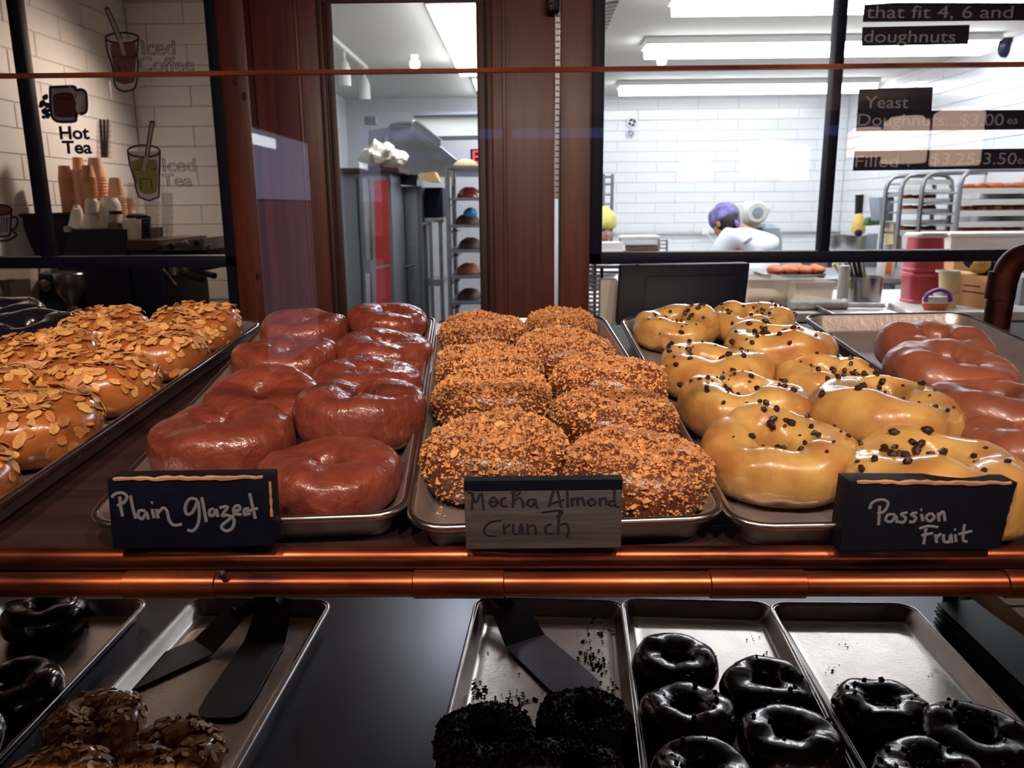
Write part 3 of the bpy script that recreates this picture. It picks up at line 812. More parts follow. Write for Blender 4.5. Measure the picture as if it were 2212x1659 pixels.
for i, x, y, R, s, dw, tx, ty, lab in (
    (0, 1461, 696, .0585, .4, .002, 0, -3, 'farthest in the left column, brown side showing'),
    (1, 1624, 686, .057, 1.4, .004, 0, 0, 'farthest in the right column of its pan'),
    (2, 1546, 790, .0635, 2.4, .002, -3, -4, 'second from the back in the left column of its pan'),
    (3, 1680, 746, .0675, 3.4, .005, -4, 5, 'second from the back in the right column of its pan'),
    (1, 1613, 866, .0655, 4.4, .003, -5, -3, 'second from the front in the left column of its pan'),
    (3, 1788, 812, .0560, 5.4, 0, 0, 4, 'low brownish one thick with nibs in the right column'),
    (0, 1686, 972, .0660, 1.9, 0, 0, -2, 'large front left one with glaze dripping to the pan'),
    (2, 1910, 890, .0700, .9, .006, -8, 5, 'large one leaning, second from the front at the right'),
    (3, 2020, 1030, .0720, 2.9, 0.002, -3, 2, 'front right one right behind the Passion Fruit sign')):
    up_d('passion', i, x, y, R, s, L+lab, G, dw, tx, ty)
G = 'brown glazed doughnuts'
L = 'matte brown glazed doughnut on the right pan, '
for i, x, y, R, s, dw, tx, ty, lab in (
    (0, 2020, 747, .066, .4, .002, 4, 0, 'farthest of the four'), (1, 2052, 803, .069, 2.4, .004, 0, 2, 'second of the four from the back'),
    (2, 2150, 882, .066, 4.4, .002, -2, 3, 'third of the four from the back'), (0, 2240, 962, .060, 1.4, 0, 0, 3, 'cut off by the picture edge, nearest')):
    up_d('cinnamon', i, x, y, R, s, L+lab, G, dw, tx, ty)
G = 'almond doughnuts on the upper shelf'
L = 'caramel doughnut heaped with almond flakes, '
for i, u, v, R, s, dw, tx, ty, lab in (
    (0, -.463, .545, .058, .4, .002, 0, 3, 'farthest in the right column'), (1, -.468, .425, .060, 1.5, .002, -2, 3, 'second from the back in the right column'),
    (2, -.478, .302, .061, 2.6, .002, -2, 3, 'middle of the right column'), (0, -.482, .178, .0625, 3.7, .003, -2, 4, 'second from the front in the right column'),
    (1, -.492, .050, .0605, 4.8, 0, 0, 3, 'cut off at the front of the right column'),
    (2, -.577, .505, .060, 5.2, .004, 0, 0, 'farthest in the left column'), (0, -.585, .385, .061, 1.2, .004, 0, 0, 'second from the back in the left column'),
    (1, -.592, .262, .061, 2.2, .003, 0, 0, 'middle of the left column at the picture edge')):
    m = S_M @ Matrix.Translation((u, v, 0.0028+dw)) @ Matrix.Rotation(radians(tx), 4, 'X') @ Matrix.Rotation(radians(ty), 4, 'Y') @ Matrix.Rotation(s, 4, 'Z') @ Matrix.Scale(R/R0, 4)
    doughnut('almond', i, m, L+lab, G)
G = 'black glazed doughnuts'
for i, x, y, R, s, lab in ((0, 62, 722, .064, .5, 'glossy black glazed doughnut at the left edge beside the almond ones'), (1, -5, 690, .064, 1.7, 'glossy black glazed doughnut farther back at the left edge')):
    up_d('black', i, x, y, R, s, lab, G, 0.006)
# lower shelf
G = 'chocolate doughnuts on the lower shelf'
L = 'shiny chocolate ring doughnut on the lower shelf, '
for i, x, y, R, s, dw, tx, lab in (
    (0, 1460, 1420, .0585, .3, 0, 0, 'farthest left of its pan'), (1, 1655, 1472, .0570, 1.3, 0, 0, 'farthest right of its pan'),
    (2, 1488, 1532, .0590, 2.3, .002, 0, 'middle left of its pan'), (0, 1708, 1588, .0600, 3.3, .002, 0, 'middle right with rippled glaze'),
    (1, 1520, 1662, .0580, 4.3, 0, 0, 'cut off by the bottom edge')):
    lo_d('choc', i, x, y, R, s, L+lab, G, dw, tx)
G = 'nib-topped chocolate doughnuts'
L = 'chocolate doughnut dotted with nibs on the bright lower pan, '
for i, x, y, R, s, lab in ((0, 1908, 1522, .0585, .3, 'standing alone at the left'), (1, 2112, 1592, .0640, 1.5, 'at the right edge'), (2, 2010, 1668, .0600, 2.6, 'at the bottom edge')):
    lo_d('brown', i, x, y, R, s, L+lab, G, .004 if i else 0, -8 if i == 0 else 0)
G = 'dark crumb doughnuts on the lower shelf'
L = 'dark crumb-coated doughnut on the lower shelf, '
for i, x, y, R, s, lab in ((0, 1050, 1592, .0605, .3, 'left with an open hole'), (1, 1262, 1548, .0585, 1.5, 'right against the turner blade'), (0, 1238, 1668, .0600, 2.6, 'lowest at the bottom edge')):
    lo_d('crumb', i, x, y, R, s, L+lab, G, .002)
G = 'almond doughnuts on the lower shelf'
L = 'almond-flaked doughnut in the dim lower pan, '
for i, x, y, R, s, lab in ((0, 205, 1560, .0580, .3, 'at the back under the turner'), (1, 372, 1625, .0570, 1.5, 'at the right'), (2, 120, 1690, .0580, 2.6, 'at the bottom edge')):
    lo_d('almond', i, x, y, R, s, L+lab, G, .002)
G = 'black doughnuts on the lower shelf'
L = 'black glazed doughnut in the dim bottom left pan, '
for i, x, y, R, s, lab in ((0, 30, 1480, .0600, .3, 'with small white glints'), (1, 95, 1318, .0600, 1.5, 'farther back under the rail'), (0, -110, 1600, .06, 2.0, 'nearest the picture corner')):
    lo_d('black', i, x, y, R, s, L+lab, G, .002)
# loose bits lying on the pans
def loose(label, spots, seed, material, smin, smax, frame):
    g = random.Random(seed); vs, fs = [], []
    for (x, y, n, sp) in spots:
        for _ in range(n):
            qx, qy = x+g.gauss(0, sp), y+g.gauss(0, sp*0.55)
            if frame == 'up':
                u, v = uv(qx, qy, 0.004); P = S_M @ Vector((u, v, 0.0035))
            else: P = atz(qx, qy, LZ+0.004)
            sz = smin+(smax-smin)*g.random()**2; k = len(vs)
            for dx, dy, dz in ((1,0,0), (-1,0,0), (0,1,0), (0,-1,0), (0,0,1), (0,0,-1)):
                vs.append(P+Vector((dx*g.uniform(.5, 1.3), dy*g.uniform(.5, 1.3), dz*0.7))*sz)
            for t in ((0,2,4), (2,1,4), (1,3,4), (3,0,4), (2,0,5), (1,2,5), (3,1,5), (0,3,5)): fs.append(tuple(k+q for q in t))
    o = put('loose_crumbs', raw_mesh('loose_crumbs', vs, fs, material), None)
    tag(o, label, 'crumbs', kind='stuff')
loose('golden crumbs scattered on the middle pan beside the grey sign', [(940, 1085, 9, 16), (955, 1105, 5, 10), (1550, 1050, 4, 10), (915, 900, 3, 6)], 3, 'crumb', .0008, .0022, 'up')
loose('dark crumbs strewn over the lower pan with the turner', [(1010, 1480, 40, 16), (1030, 1500, 30, 10), (1110, 1505, 30, 14), (1150, 1515, 16, 12), (1270, 1420, 70, 16), (1290, 1440, 60, 14), (1300, 1360, 70, 26), (1060, 1440, 10, 40), (1220, 1380, 10, 30), (1315, 1480, 20, 14)], 4, 'crumb_dark', .0008, .0036, 'lo')
loose('few dark specks on the shiny lower pans at the right', [(1360, 1360, 3, 5), (1620, 1377, 7, 8), (1655, 1410, 2, 3), (1790, 1440, 6, 9), (2008, 1457, 4, 6), (1830, 1390, 5, 14), (1810, 1480, 4, 8), (1690, 1360, 8, 12)], 5, 'nib', .0008, .0030, 'lo')

# ------------------------------------------------------------------ sign blocks
def sign(label, corners, Yb, depth, lean, strokes, face, ink, width, hz, top_mat, crop, edge_raw=True):
    """corners: front face TL, TR, BR, BL in pixels; the block stands with its foot at y = Yb"""
    (tl, tr_, br, bl) = corners
    BLp, BRp = at(*bl, Yb), at(*br, Yb)
    cx = (BLp.x+BRp.x)/2; zb = (BLp.z+BRp.z)/2
    # front plane leans back by `lean`
    n = Vector((0, -cos(lean), sin(lean))); p0 = Vector((0, Yb, zb))
    def on(x, y, d=0.0):
        r_ = ray(x, y); q = p0+n*d
        return EYE + r_*((q-EYE).dot(n)/r_.dot(n))
    A = [on(*tl), on(*tr_), on(*br), on(*bl)]
    t = thing('sign_block', label, 'sign', (cx, Yb+depth/2, zb), group='chalk sign blocks')
    back = [p - n*depth for p in A]
    MB().hexa([A[3], A[2], A[1], A[0]], [back[3], back[2], back[1], back[0]]).build('block', face, t, bevel=0.0012)
    if edge_raw:                         # worn bare-wood edge along the top
        g = random.Random(5)
        path = [A[0].lerp(A[1], k/24.0)+Vector((0, 0.0004, -0.0008+g.uniform(-.0006, .0006))) for k in range(1, 24)]
        MB().tube(path, [0.0012+0.0009*g.random() for _ in path], 6).build('worn_edge', 'board_raw', t)
        path = [A[1].lerp(A[2], k/14.0)+Vector((0.0, 0.0004, g.uniform(-.0006, .0006))) for k in range(1, 9)]
        MB().tube(path, [0.0006+0.0008*g.random() for _ in path], 6).build('worn_edge', 'board_raw', t)
    if top_mat:
        q0, q1 = A[0].lerp(A[3], 0.13), A[1].lerp(A[2], 0.13)
        a_ = [A[0]+n*0.0006+Vector((0, 0, 0.0004)), A[1]+n*0.0006+Vector((0, 0, 0.0004))]; b_ = [back[0]+Vector((0, 0, 0.0006)), back[1]+Vector((0, 0, 0.0006))]
        MB().loft([[a_[0], q0+n*0.0006, q0, A[0], ], [a_[1], q1+n*0.0006, q1, A[1]]]).build('painted_band', top_mat, t)
        MB().hexa([A[0], A[1], back[1], back[0]], [a_[0], a_[1], b_[1], b_[0]]).build('painted_top', top_mat, t)
    m = []
    for st in strokes:
        pts = [on(*crop(*q), 0.0007) for q in st]
        if len(pts) == 1: pts = [pts[0]-Vector((0.0006, 0, 0)), pts[0]+Vector((0.0006, 0, 0))]
        pth = smooth_path(pts, 5) if len(pts) > 2 else pts
        mm = MB(); loops = []
        # ribbon of pen ink: a flat strip with round ends
        mm.tube(pth, width, 8, flat=1.0)
        m.append(mm)
    big = MB()
    for mm in m: big.add([Vector(p) for p in mm.v], mm.f)
    # press the ink flat onto the board
    vs = []
    for p in big.v:
        p = Vector(p); d = (p-p0).dot(n); vs.append(p + n*(max(-0.0001, min(0.0009, d*0.35))-d))
    big.v = [tuple(p) for p in vs]
    big.build('lettering', ink, t)
    return t
c5 = lambda x, y: (x/2.0, 980+y/2.0)
c6 = lambda x, y: (1106+x/2.0, 980+y/2.0)
c3 = lambda x, y: (880+x/3.073, 620+y/3.073)
PLAIN = [[(482,190),(500,174),(530,172),(547,190),(532,214),(506,226)], [(515,186),(520,230),(528,272)], [(562,182),(572,235),(585,282)],
 [(626,250),(602,248),(595,270),(612,284),(628,262),(630,252),(640,285)], [(655,240),(664,280)], [(656,214)], [(674,240),(682,280)], [(682,258),(704,236),(720,250),(730,290),(752,311),(786,306)],
 [(852,202),(822,196),(800,226),(804,262),(828,258),(846,224),(852,204),(860,262),(852,312),(830,336),(808,330)], [(870,190),(880,240),(890,296)],
 [(924,240),(906,246),(905,268),(922,268),(932,244),(940,274)], [(948,236),(982,232),(958,270),(984,268),(1010,288),(1002,324),(974,336),(956,316),(984,290),(1012,268)],
 [(1010,252),(1034,244),(1030,226),(1012,234),(1010,258),(1042,266)], [(1076,238),(1056,244),(1056,266),(1082,258)], [(1077,172),(1090,230),(1102,282)], [(1064,252),(1114,238)]]
MOCHA = [[(402,1362),(435,1374),(426,1475)], [(430,1375),(456,1428),(490,1365),(506,1475)], [(560,1400),(546,1436),(575,1456),(600,1424),(574,1396),(560,1400)], [(560,1424),(600,1420)],
 [(656,1396),(626,1410),(626,1450),(668,1455)], [(690,1370),(735,1345),(746,1366),(720,1384)], [(706,1352),(700,1462)], [(704,1424),(738,1396),(764,1420),(770,1462)],
 [(846,1408),(810,1410),(796,1440),(824,1456),(848,1424),(850,1408),(856,1454),(872,1466)], [(940,1456),(984,1330),(1022,1462)], [(938,1442),(1042,1408)], [(1060,1345),(1066,1460)],
 [(1090,1400),(1096,1456)], [(1096,1416),(1124,1396),(1132,1452)], [(1132,1416),(1160,1396),(1176,1452)], [(1226,1400),(1200,1424),(1220,1450),(1250,1430),(1226,1400)],
 [(1276,1400),(1282,1452)], [(1282,1416),(1310,1396),(1326,1446)], [(1380,1416),(1346,1420),(1346,1450),(1376,1444)], [(1376,1330),(1378,1442),(1412,1456)],
 [(622,1546),(548,1560),(510,1608),(530,1645),(592,1650)], [(640,1575),(646,1640)], [(646,1600),(682,1572)], [(702,1572),(706,1630),(740,1630),(756,1572),(768,1636)],
 [(796,1572),(802,1640)], [(802,1596),(840,1576),(856,1640)], [(956,1572),(920,1588),(924,1632),(968,1632)], [(890,1496),(1010,1480),(1026,1502),(990,1522)], [(1010,1486),(1000,1640)], [(1000,1584),(1050,1566),(1072,1604),(1062,1655)]]
PASSION = [[(1546,240),(1560,212),(1600,200),(1626,216),(1610,250),(1580,262)], [(1590,226),(1585,310)], [(1656,266),(1626,266),(1616,290),(1640,296),(1660,272),(1664,300)],
 [(1710,256),(1682,264),(1702,280),(1692,298),(1670,296)], [(1752,256),(1726,264),(1746,278),(1736,296),(1716,296)], [(1770,262),(1776,292)], [(1769,245)],
 [(1810,258),(1790,276),(1806,294),(1826,276),(1810,258)], [(1842,256),(1846,294)], [(1846,270),(1864,252),(1872,292)], [(1760,326),(1800,315),(1842,320)], [(1790,324),(1780,392)], [(1770,356),(1820,345)],
 [(1830,350),(1836,386)], [(1836,364),(1856,346)], [(1866,350),(1868,380),(1890,382),(1896,350),(1902,386)], [(1916,350),(1920,382)], [(1915,331)], [(1956,306),(1950,372),(1968,382)], [(1930,351),(1990,336)]]
sign('black wooden sign block hand lettered Plain Glazed in grey chalk pen', ((230, 1034), (582, 1029), (590, 1180), (243, 1186)), 0.5420, 0.020, radians(2), PLAIN, 'board_black', 'chalk', 0.00125, 0, None, c5)
sign('weathered grey sign block lettered Mocha Almond Crunch in black', ((1002, 1040), (1345, 1036), (1342, 1184), (1006, 1187)), 0.5420, 0.010, radians(2), MOCHA, 'board_grey', 'marker', 0.00095, 0, 'board_black', c3, False)
sign('black wooden sign block hand lettered Passion Fruit, worn corners', ((1836, 1040), (2200, 1042), (2160, 1186), (1814, 1190)), 0.5420, 0.022, radians(2), PASSION, 'board_black', 'chalk', 0.00115, 0, None, c6)

# ------------------------------------------------------------------ turners on the lower pans
def turner(label, a, b, wpx, rise, hlen):
    """a: pixel of the bend, b: pixel of the blade tip (on the pan floor)"""
    A, B = atz(*a, LZ+0.006), atz(*b, LZ+0.006)
    d = (B-A).normalized(); s = Vector((d.y, -d.x, 0)); w = wpx
    t = thing('turner', label, 'turner', A, group='turners on the lower pans')
    Lb = (B-A).length; out = []
    for f, k in ((0, 1.0), (0.75, 1.04), (0.92, 0.98), (0.98, 0.8), (1.0, 0.5)):
        c = A + d*(Lb*f) ; out.append((c, w*k))
    MB().loft([[c+s*ww/2, c-s*ww/2, c-s*ww/2+Vector((0, 0, 0.0016)), c+s*ww/2+Vector((0, 0, 0.0016))] for c, ww in out]).build('blade', 'scraper_steel', t)
    C = A - d*0.055 + Vector((0, 0, rise))
    MB().loft([[c+s*ww/2, c-s*ww/2, c-s*ww/2+Vector((0, 0, 0.0016)), c+s*ww/2+Vector((0, 0, 0.0016))] for c, ww in ((A, w), (C, w*0.86))]).build('neck', 'scraper_steel', t)
    D = C - d*hlen + Vector((0, 0, rise*0.25))
    MB().tube(smooth_path([C+d*0.004, C-d*0.02, D]), [0.016, 0.013, 0.012, 0.012, 0.0125, 0.0125, 0.0125, 0.0125, 0.0125, 0.0125, 0.0125, 0.0125, 0.011][:len(smooth_path([C, C-d*0.02, D]))], 12, flat=0.6).build('handle', 'black_plastic', t)
turner('dark steel turner with a rounded tip in the lower almond pan', (572, 1388), (470, 1552), 0.066, 0.030, 0.09)
turner('smeared grey turner lying at a slant in the lower almond pan', (440, 1398), (225, 1492), 0.060, 0.032, 0.09)
turner('steel turner lying across the lower pan of dark crumbs', (1135, 1385), (1262, 1500), 0.070, 0.034, 0.09)
# dark folded sheets and cartons at the right end of the lower shelf
p0, p1 = atz(2010, 1330, LZ), atz(2190, 1480, LZ)
t = thing('liner_stack', 'stack of dark curved paper liners at the right end of the lower shelf', 'liners', (p1.x, p1.y, LZ))
for k in range(9):
    z = LZ+0.002+k*0.0062; o_ = 0.005*(k % 3)
    loops = []
    for q in range(9):
        f = q/8; bend = 0.05*f*f
        y = 1.15-0.28*f
        loops.append([Vector((0.640+o_*0.3, y, z+0.0)), Vector((0.688+o_+bend, y, z+0.006+0.01*f)), Vector((0.688+o_+bend, y, z+0.008+0.01*f)), Vector((0.640+o_*0.3, y, z+0.0022))])
    MB().loft(loops).build('liner', 'black_plastic', t)
t = thing('carton', 'tan cardboard carton at the far right of the lower shelf', 'carton', (0.87, 1.12, LZ))
MB().box(0.765, 0.985, 0.90, 1.33, LZ, LZ+0.04).build('box', 'cardboard', t, bevel=0.003)
MB().box(0.765, 0.985, 1.165, 1.172, LZ+0.0401, LZ+0.0415).build('flap_edge', 'wood_dark', t)
# ------------------------------------------------------------------ things in the kitchen
def pbox(m, x0, y0, x1, y1, Y, d):      # box whose front face fills a pixel rectangle on the plane y = Y
    e = ext(x0, y0, x1, y1, Y)
    return m.box(e[0], e[1], Y, Y+d, e[2], e[3])
def base(x0, y0, x1, y1, Y, d=0.1):
    e = ext(x0, y0, x1, y1, Y); return ((e[0]+e[1])/2, Y+d/2, e[2])
def quad(m, pts, Y, d):                 # any pixel polygon pulled back by d
    P = [at(x, y, Y) for x, y in pts]
    return m.loft([[p.copy() for p in P], [p+Vector((0, d, 0)) for p in P]])
def lathe_px(m, prof, cx, Y, seg=20):   # prof: (half width px, y px)
    c = at(cx, prof[0][1], Y); k = mpp(Y)
    return m.lathe([(hw*k, at(cx, y, Y).z) for hw, y in prof], seg, c=(c.x, Y, 0))
KZ = 1.05
# counters
t = thing('prep_counter', 'pale prep counter behind the black framed window', 'counter', (1.5, 4.2, 0))
MB().box(0.35, XR-0.02, 3.72, 4.75, KZ-0.04, KZ).build('worktop', 'white_plastic', t, bevel=0.004)
MB().box(0.40, XR-0.05, 3.80, 4.70, 0.0, KZ-0.04).build('cabinet', 'cabinet_steel', t)
TBZ = at(1720, 599.5, 5.1).z-0.001
t = thing('work_table', 'steel work table under the baker in the kitchen', 'table', (1.8, 5.5, 0))
XT = at(2040, 500, 5.3).x
MB().box(1.25, XT, 5.0, 5.9, TBZ-0.04, TBZ).build('tabletop', 'counter_steel', t, bevel=0.004)
for x, y in ((1.3, 5.05), (XT-0.05, 5.05), (1.3, 5.85), (XT-0.05, 5.85)):
    MB().tube([(x, y, 0), (x, y, TBZ-0.04)], 0.02, 10).build('leg', 'steel_rough', t)
t = thing('back_counter', 'long white counter along the kitchen back wall', 'counter', (2.0, 8.1, 0))
MB().box(0.6, XR-0.02, 7.55, YK-0.01, 0.96, 1.02).build('worktop', 'white_plastic', t, bevel=0.004)
MB().box(0.65, XR-0.05, 7.65, YK-0.01, 0.0, 0.96).build('cabinet', 'white_paint', t)

# till screen seen from behind, paper, wire rack
t = thing('till_screen', 'large black till screen seen from behind under the window rail', 'screen', base(1335, 568, 1620, 690, 2.30))
A = [at(1341, 573, 2.28), at(1621, 568, 2.28), at(1606, 700, 2.24), at(1332, 700, 2.24)]
B = [p+Vector((0, 0.05, 0)) for p in A]
MB().hexa([A[3], A[2], A[1], A[0]], [B[3], B[2], B[1], B[0]]).build('housing', 'black_plastic', t, bevel=0.006)
A2 = [at(1395, 596, 2.268), at(1597, 593, 2.268), at(1585, 690, 2.24), at(1388, 690, 2.24)]
MB().hexa([A2[3], A2[2], A2[1], A2[0]], [p+Vector((0, 0.03, 0)) for p in (A2[3], A2[2], A2[1], A2[0])]).build('rear_cover', 'black_frame', t, bevel=0.006)
for x in (1372, 1450, 1530): pbox(MB(), x, 571, x+8, 575, 2.275, 0.01).build('screw_cap', 'black_frame', t)
pbox(MB(), 1420, 680, 1540, 760, 2.30, 0.06).build('stand', 'black_plastic', t, bevel=0.01)
e = ext(1380, 757, 1580, 765, 2.26); MB().box(e[0], e[1], 2.2, 2.44, e[2]-0.02, e[3]-0.015).build('foot', 'black_plastic', t, bevel=0.004)
zc = e[2]-0.021
t = thing('service_counter', 'dark wooden service counter hidden behind the display case', 'counter', (1.0, 2.3, 0))
MB().box(0.1, XR-0.02, 2.08, 2.455, zc-0.04, zc).build('worktop', 'wood_dark', t, bevel=0.004)
MB().box(0.12, XR-0.04, 2.12, 2.44, 0, zc-0.04).build('cabinet', 'wood_dark', t)
o = pbox(MB(), 1296, 586, 1333, 750, 2.36, 0.05); o = o.build('receipt_printer', 'paper_white', None, bevel=0.004); o.location.z = zc+0.0
tag(o, 'narrow white box standing left of the black till screen', 'printer')
t = thing('wire_rack', 'stacked wire shelves behind the till screen and wooden post', 'rack', base(1240, 575, 1360, 720, 2.62))
for k in range(12):
    y = 578+k*9.5
    a, b = at(1225, y, 2.62), at(1358 if k < 2 else 1300, y, 2.62)
    MB().tube([a, b], 0.0035, 6).build('wire', 'steel', t)
    MB().tube([a+Vector((0, 0.25, 0)), b+Vector((0, 0.25, 0))], 0.0035, 6).build('wire', 'steel', t)
for x in (1228, 1300):
    a = at(x, 578, 2.62); MB().tube([(a.x, 2.62, 0), (a.x, 2.62, a.z)], 0.006, 8).build('post', 'steel', t)
    MB().tube([(a.x, 2.87, 0), (a.x, 2.87, a.z)], 0.006, 8).build('post', 'steel', t)

# clear tubs of dough
def clear_tub(label, x0, y0, x1, y1, Y, d, fill):
    e = ext(x0, y0, x1, y1, Y); cx, cy = (e[0]+e[1])/2, Y+d/2; w = e[1]-e[0]; z0 = e[2]
    t = thing('storage_tub', label, 'tub', (cx, cy, z0), group='clear plastic tubs')
    lp = [rrect(w*f, d*f2, 0.02, z, 4, cx, cy) for f, f2, z in ((0.88, 0.88, z0), (0.9, 0.9, z0+0.005), (0.97, 0.97, e[3]-0.012), (1.02, 1.02, e[3]-0.010), (1.02, 1.02, e[3]), (0.95, 0.95, e[3]), (0.93, 0.93, e[3]-0.012), (0.87, 0.87, z0+0.008), (0.84, 0.84, z0+0.004))]
    MB().loft(lp).build('tub', 'tub_plastic', t)
    h = (e[3]-z0)*fill
    MB().loft([rrect(w*f, d*f, 0.02, z, 4, cx, cy) for f, z in ((0.83, z0+0.006), (0.86, z0+h*0.8), (0.7, z0+h))]).build('dough', 'flour_dough', t)
clear_tub('clear plastic tub with pale dough beside the till screen', 1612, 604, 1708, 672, 3.86, 0.30, 0.55)
clear_tub('clear plastic tub with a little dough beside the steel utensil bin', 1714, 610, 1806, 672, 3.86, 0.30, 0.4)
lathe_px(MB(), [(11, 672), (12, 666), (12, 580), (11, 574), (5, 573)], 1817, 3.95).build('wrap_roll', 'paper_white')
tag(bpy.data.objects['wrap_roll'], 'upright white roll between the clear tub and the steel bin', 'roll')
t = thing('utensil_bin', 'brushed steel bin full of spatula handles on the prep counter', 'bin', (at(1863, 670, 4.0).x, 4.0, KZ))
lathe_px(MB(), [(33, 671), (34.5, 667), (36.5, 600), (37, 597), (34.5, 597), (32, 664)], 1863, 4.0, 28).build('bin', 'steel', t)
for i, (xa, ya, xb, yb, mt, r) in enumerate(((1800, 570, 1838, 625, 'cream_cup', .008), (1812, 566, 1842, 625, 'cream_cup', .008), (1826, 568, 1850, 625, 'wood_dark', .009), (1843, 562, 1858, 625, 'hair', .010), (1853, 561, 1866, 625, 'hair', .010), (1864, 566, 1872, 625, 'cream_cup', .008), (1834, 564, 1849, 625, 'wood_dark', .008))):
    MB().tube([at(xb, yb, 4.0+0.01*(i-3)), at((xa+xb)/2, (ya+yb)/2, 4.0+0.01*(i-3)), at(xa, ya, 4.0+0.012*(i-3))], [r*0.8, r, r*0.9], 8).build('utensil_handle', mt, t)
# rolled towel and spare pan on the counter
pts = [at(x, y, 3.84) for x, y in ((1703, 668), (1722, 655), (1765, 652), (1800, 650), (1826, 659))]
for p in pts: p.z = KZ+0.026
g = random.Random(2); sp = smooth_path(pts, 6)
MB().tube(sp, [0.020+0.010*noise.noise(Vector((i*0.45, 1, 1)))+0.005 for i in range(len(sp))], 14, flat=1.5).build('towel', 'paper_white')
tag(bpy.data.objects['towel'], 'rolled white towel lying in front of the clear tubs', 'towel')
pm = Matrix.Translation((at(1812, 672, 3.98).x-0.02, 3.62, KZ+0.001)) @ Matrix.Rotation(radians(-6), 4, 'Z')
t = thing('counter_tray', 'small grey sheet pan behind the case below the steel bin', 'tray', m=pm)
pr = [(0.0135, 0.0008), (0.012, 0.004), (0.001, 0.027), (0.0055, 0.026), (0.0135, 0.007), (0.02, 0.003)]
MB().loft([rrect(0.36-2*i, 0.50-2*i, max(0.03-i, 0.008), z) for i, z in pr]).build('pan', 'pan', t, local=True, sharp=60)
MB().tube(rrect(0.362, 0.502, 0.03, 0.026), 0.0035, 8, closed=True).build('rim', 'pan_rim', t, local=True, sharp=80)

# pink tubs, cups, pail, cartons
def pink(label, x0t, x1t, x0b, x1b, yt, yb, Y, d, mt, lid=False):
    T0, T1, B0, B1 = at(x0t, yt, Y), at(x1t, yt, Y), at(x0b, yb, Y), at(x1b, yb, Y)
    B0.z = B1.z = max(B0.z, KZ+0.0005)
    t = thing('pink_tub', label, 'tub', ((B0.x+B1.x)/2, Y+d/2, B0.z), group='pink storage tubs')
    def lp(a, b, z, dd): return rrect(b.x-a.x, dd, 0.03, z, 4, (a.x+b.x)/2, Y+d/2)
    MB().loft([lp(B0, B1, B0.z, d*1.05), lp(B0.lerp(T0, .5), B1.lerp(T1, .5), (B0.z+T0.z)/2, d), lp(T0, T1, T0.z, d*0.95)]).build('tub', mt, t)
    z = B0.z
    MB().loft([rrect((B1.x-B0.x)*f, d*1.05*f, 0.03, zz, 4, (B0.x+B1.x)/2, Y+d/2) for f, zz in ((1.0, z), (1.035, z+0.003), (1.035, z+0.014), (1.0, z+0.018))]).build('rim', 'pink_tub', t)
    if lid:
        MB().loft([rrect((T1.x-T0.x)*f+0.012, d*f+0.012, 0.03, T0.z+zz, 4, (T0.x+T1.x)/2, Y+d/2) for f, zz in ((1.0, 0.0), (1.08, 0.006), (1.08, 0.014), (0.98, 0.024))]).build('lid', 'foam_box', t)
    return t
pink('red-pink tub at the foot of the stack beside the cream cups', 1970, 2044, 1966, 2042, 598, 676, 4.05, 0.14, 'pink_tub_dark')
pink('red-pink tub in the middle of the stack just below the black rail', 1972, 2042, 1970, 2044, 588, 598, 4.05, 0.14, 'pink_tub_dark')
pink('pink tub with a white lid topping the stack behind the black rail', 1984, 2046, 1972, 2044, 514, 588, 4.05, 0.14, 'pink_tub', True)
def deli_cup(label, cx, yt, yb, hw, Y):
    t = thing('deli_cup', label, 'cup', (at(cx, yb, Y).x, Y, at(cx, yb, Y).z), group='cream deli cups')
    lathe_px(MB(), [(hw*0.74, yb), (hw*0.78, yb-1), (hw*0.95, yt+4), (hw*0.9, yt+3)], cx, Y).build('cup', 'cream_cup', t)
    lathe_px(MB(), [(hw*0.95, yt+4.5), (hw*1.05, yt+4), (hw*1.05, yt), (hw*0.98, yt), (hw*0.9, yt+3)], cx, Y).build('rim', 'white_cup', t)
deli_cup('lower cream deli cup between the pink tubs and cardboard box', 2042, 634, 676, 23, 3.9)
deli_cup('upper cream deli cup stacked on another one', 2047, 584, 634, 23, 3.9)
t = thing('toy_pail', 'small toy pail with purple handle in front of the pink tubs', 'pail', (at(2023, 676, 3.78).x, 3.82, KZ))
c = at(2023, 672, 3.8)
MB().loft([[Vector((c.x+0.062*f*cos(a)*1.0, 3.82+0.04*f*sin(a), z)) for a in [2*pi*k/20 for k in range(20)]] for f, z in ((0.8, KZ), (1.0, KZ+0.02), (1.0, KZ+0.030))]).build('base', 'orange_plastic', t)
MB().loft([[Vector((c.x+0.060*f*cos(a)*1.0, 3.82+0.038*f*sin(a), z)) for a in [2*pi*k/20 for k in range(20)]] for f, z in ((1.0, KZ+0.0305), (1.0, KZ+0.055), (0.9, KZ+0.062))]).build('body', 'white_plastic', t)
MB().tube(smooth_path([(c.x-0.060, 3.80, KZ+0.04), (c.x-0.050, 3.80, KZ+0.075), (c.x, 3.80, KZ+0.095), (c.x+0.050, 3.80, KZ+0.075), (c.x+0.060, 3.80, KZ+0.04)]), 0.010, 8).build('handle', 'purple_plastic', t)
t = thing('cardboard_box', 'tan cardboard box behind the copper corner pipe', 'box', base(2065, 592, 2170, 700, 3.85, 0.4))
A = [at(2063, 592, 4.0), at(2160, 600, 3.75)]
MB().hexa([(A[0].x+0.01, 4.05, KZ), (A[1].x, 3.74, KZ), (A[1].x+0.13, 3.90, KZ), (A[0].x+0.14, 4.21, KZ)], [(A[0].x+0.01, 4.05, A[0].z), (A[1].x, 3.74, A[0].z), (A[1].x+0.13, 3.90, A[0].z), (A[0].x+0.14, 4.21, A[0].z)]).build('carton', 'cardboard', t, bevel=0.003)
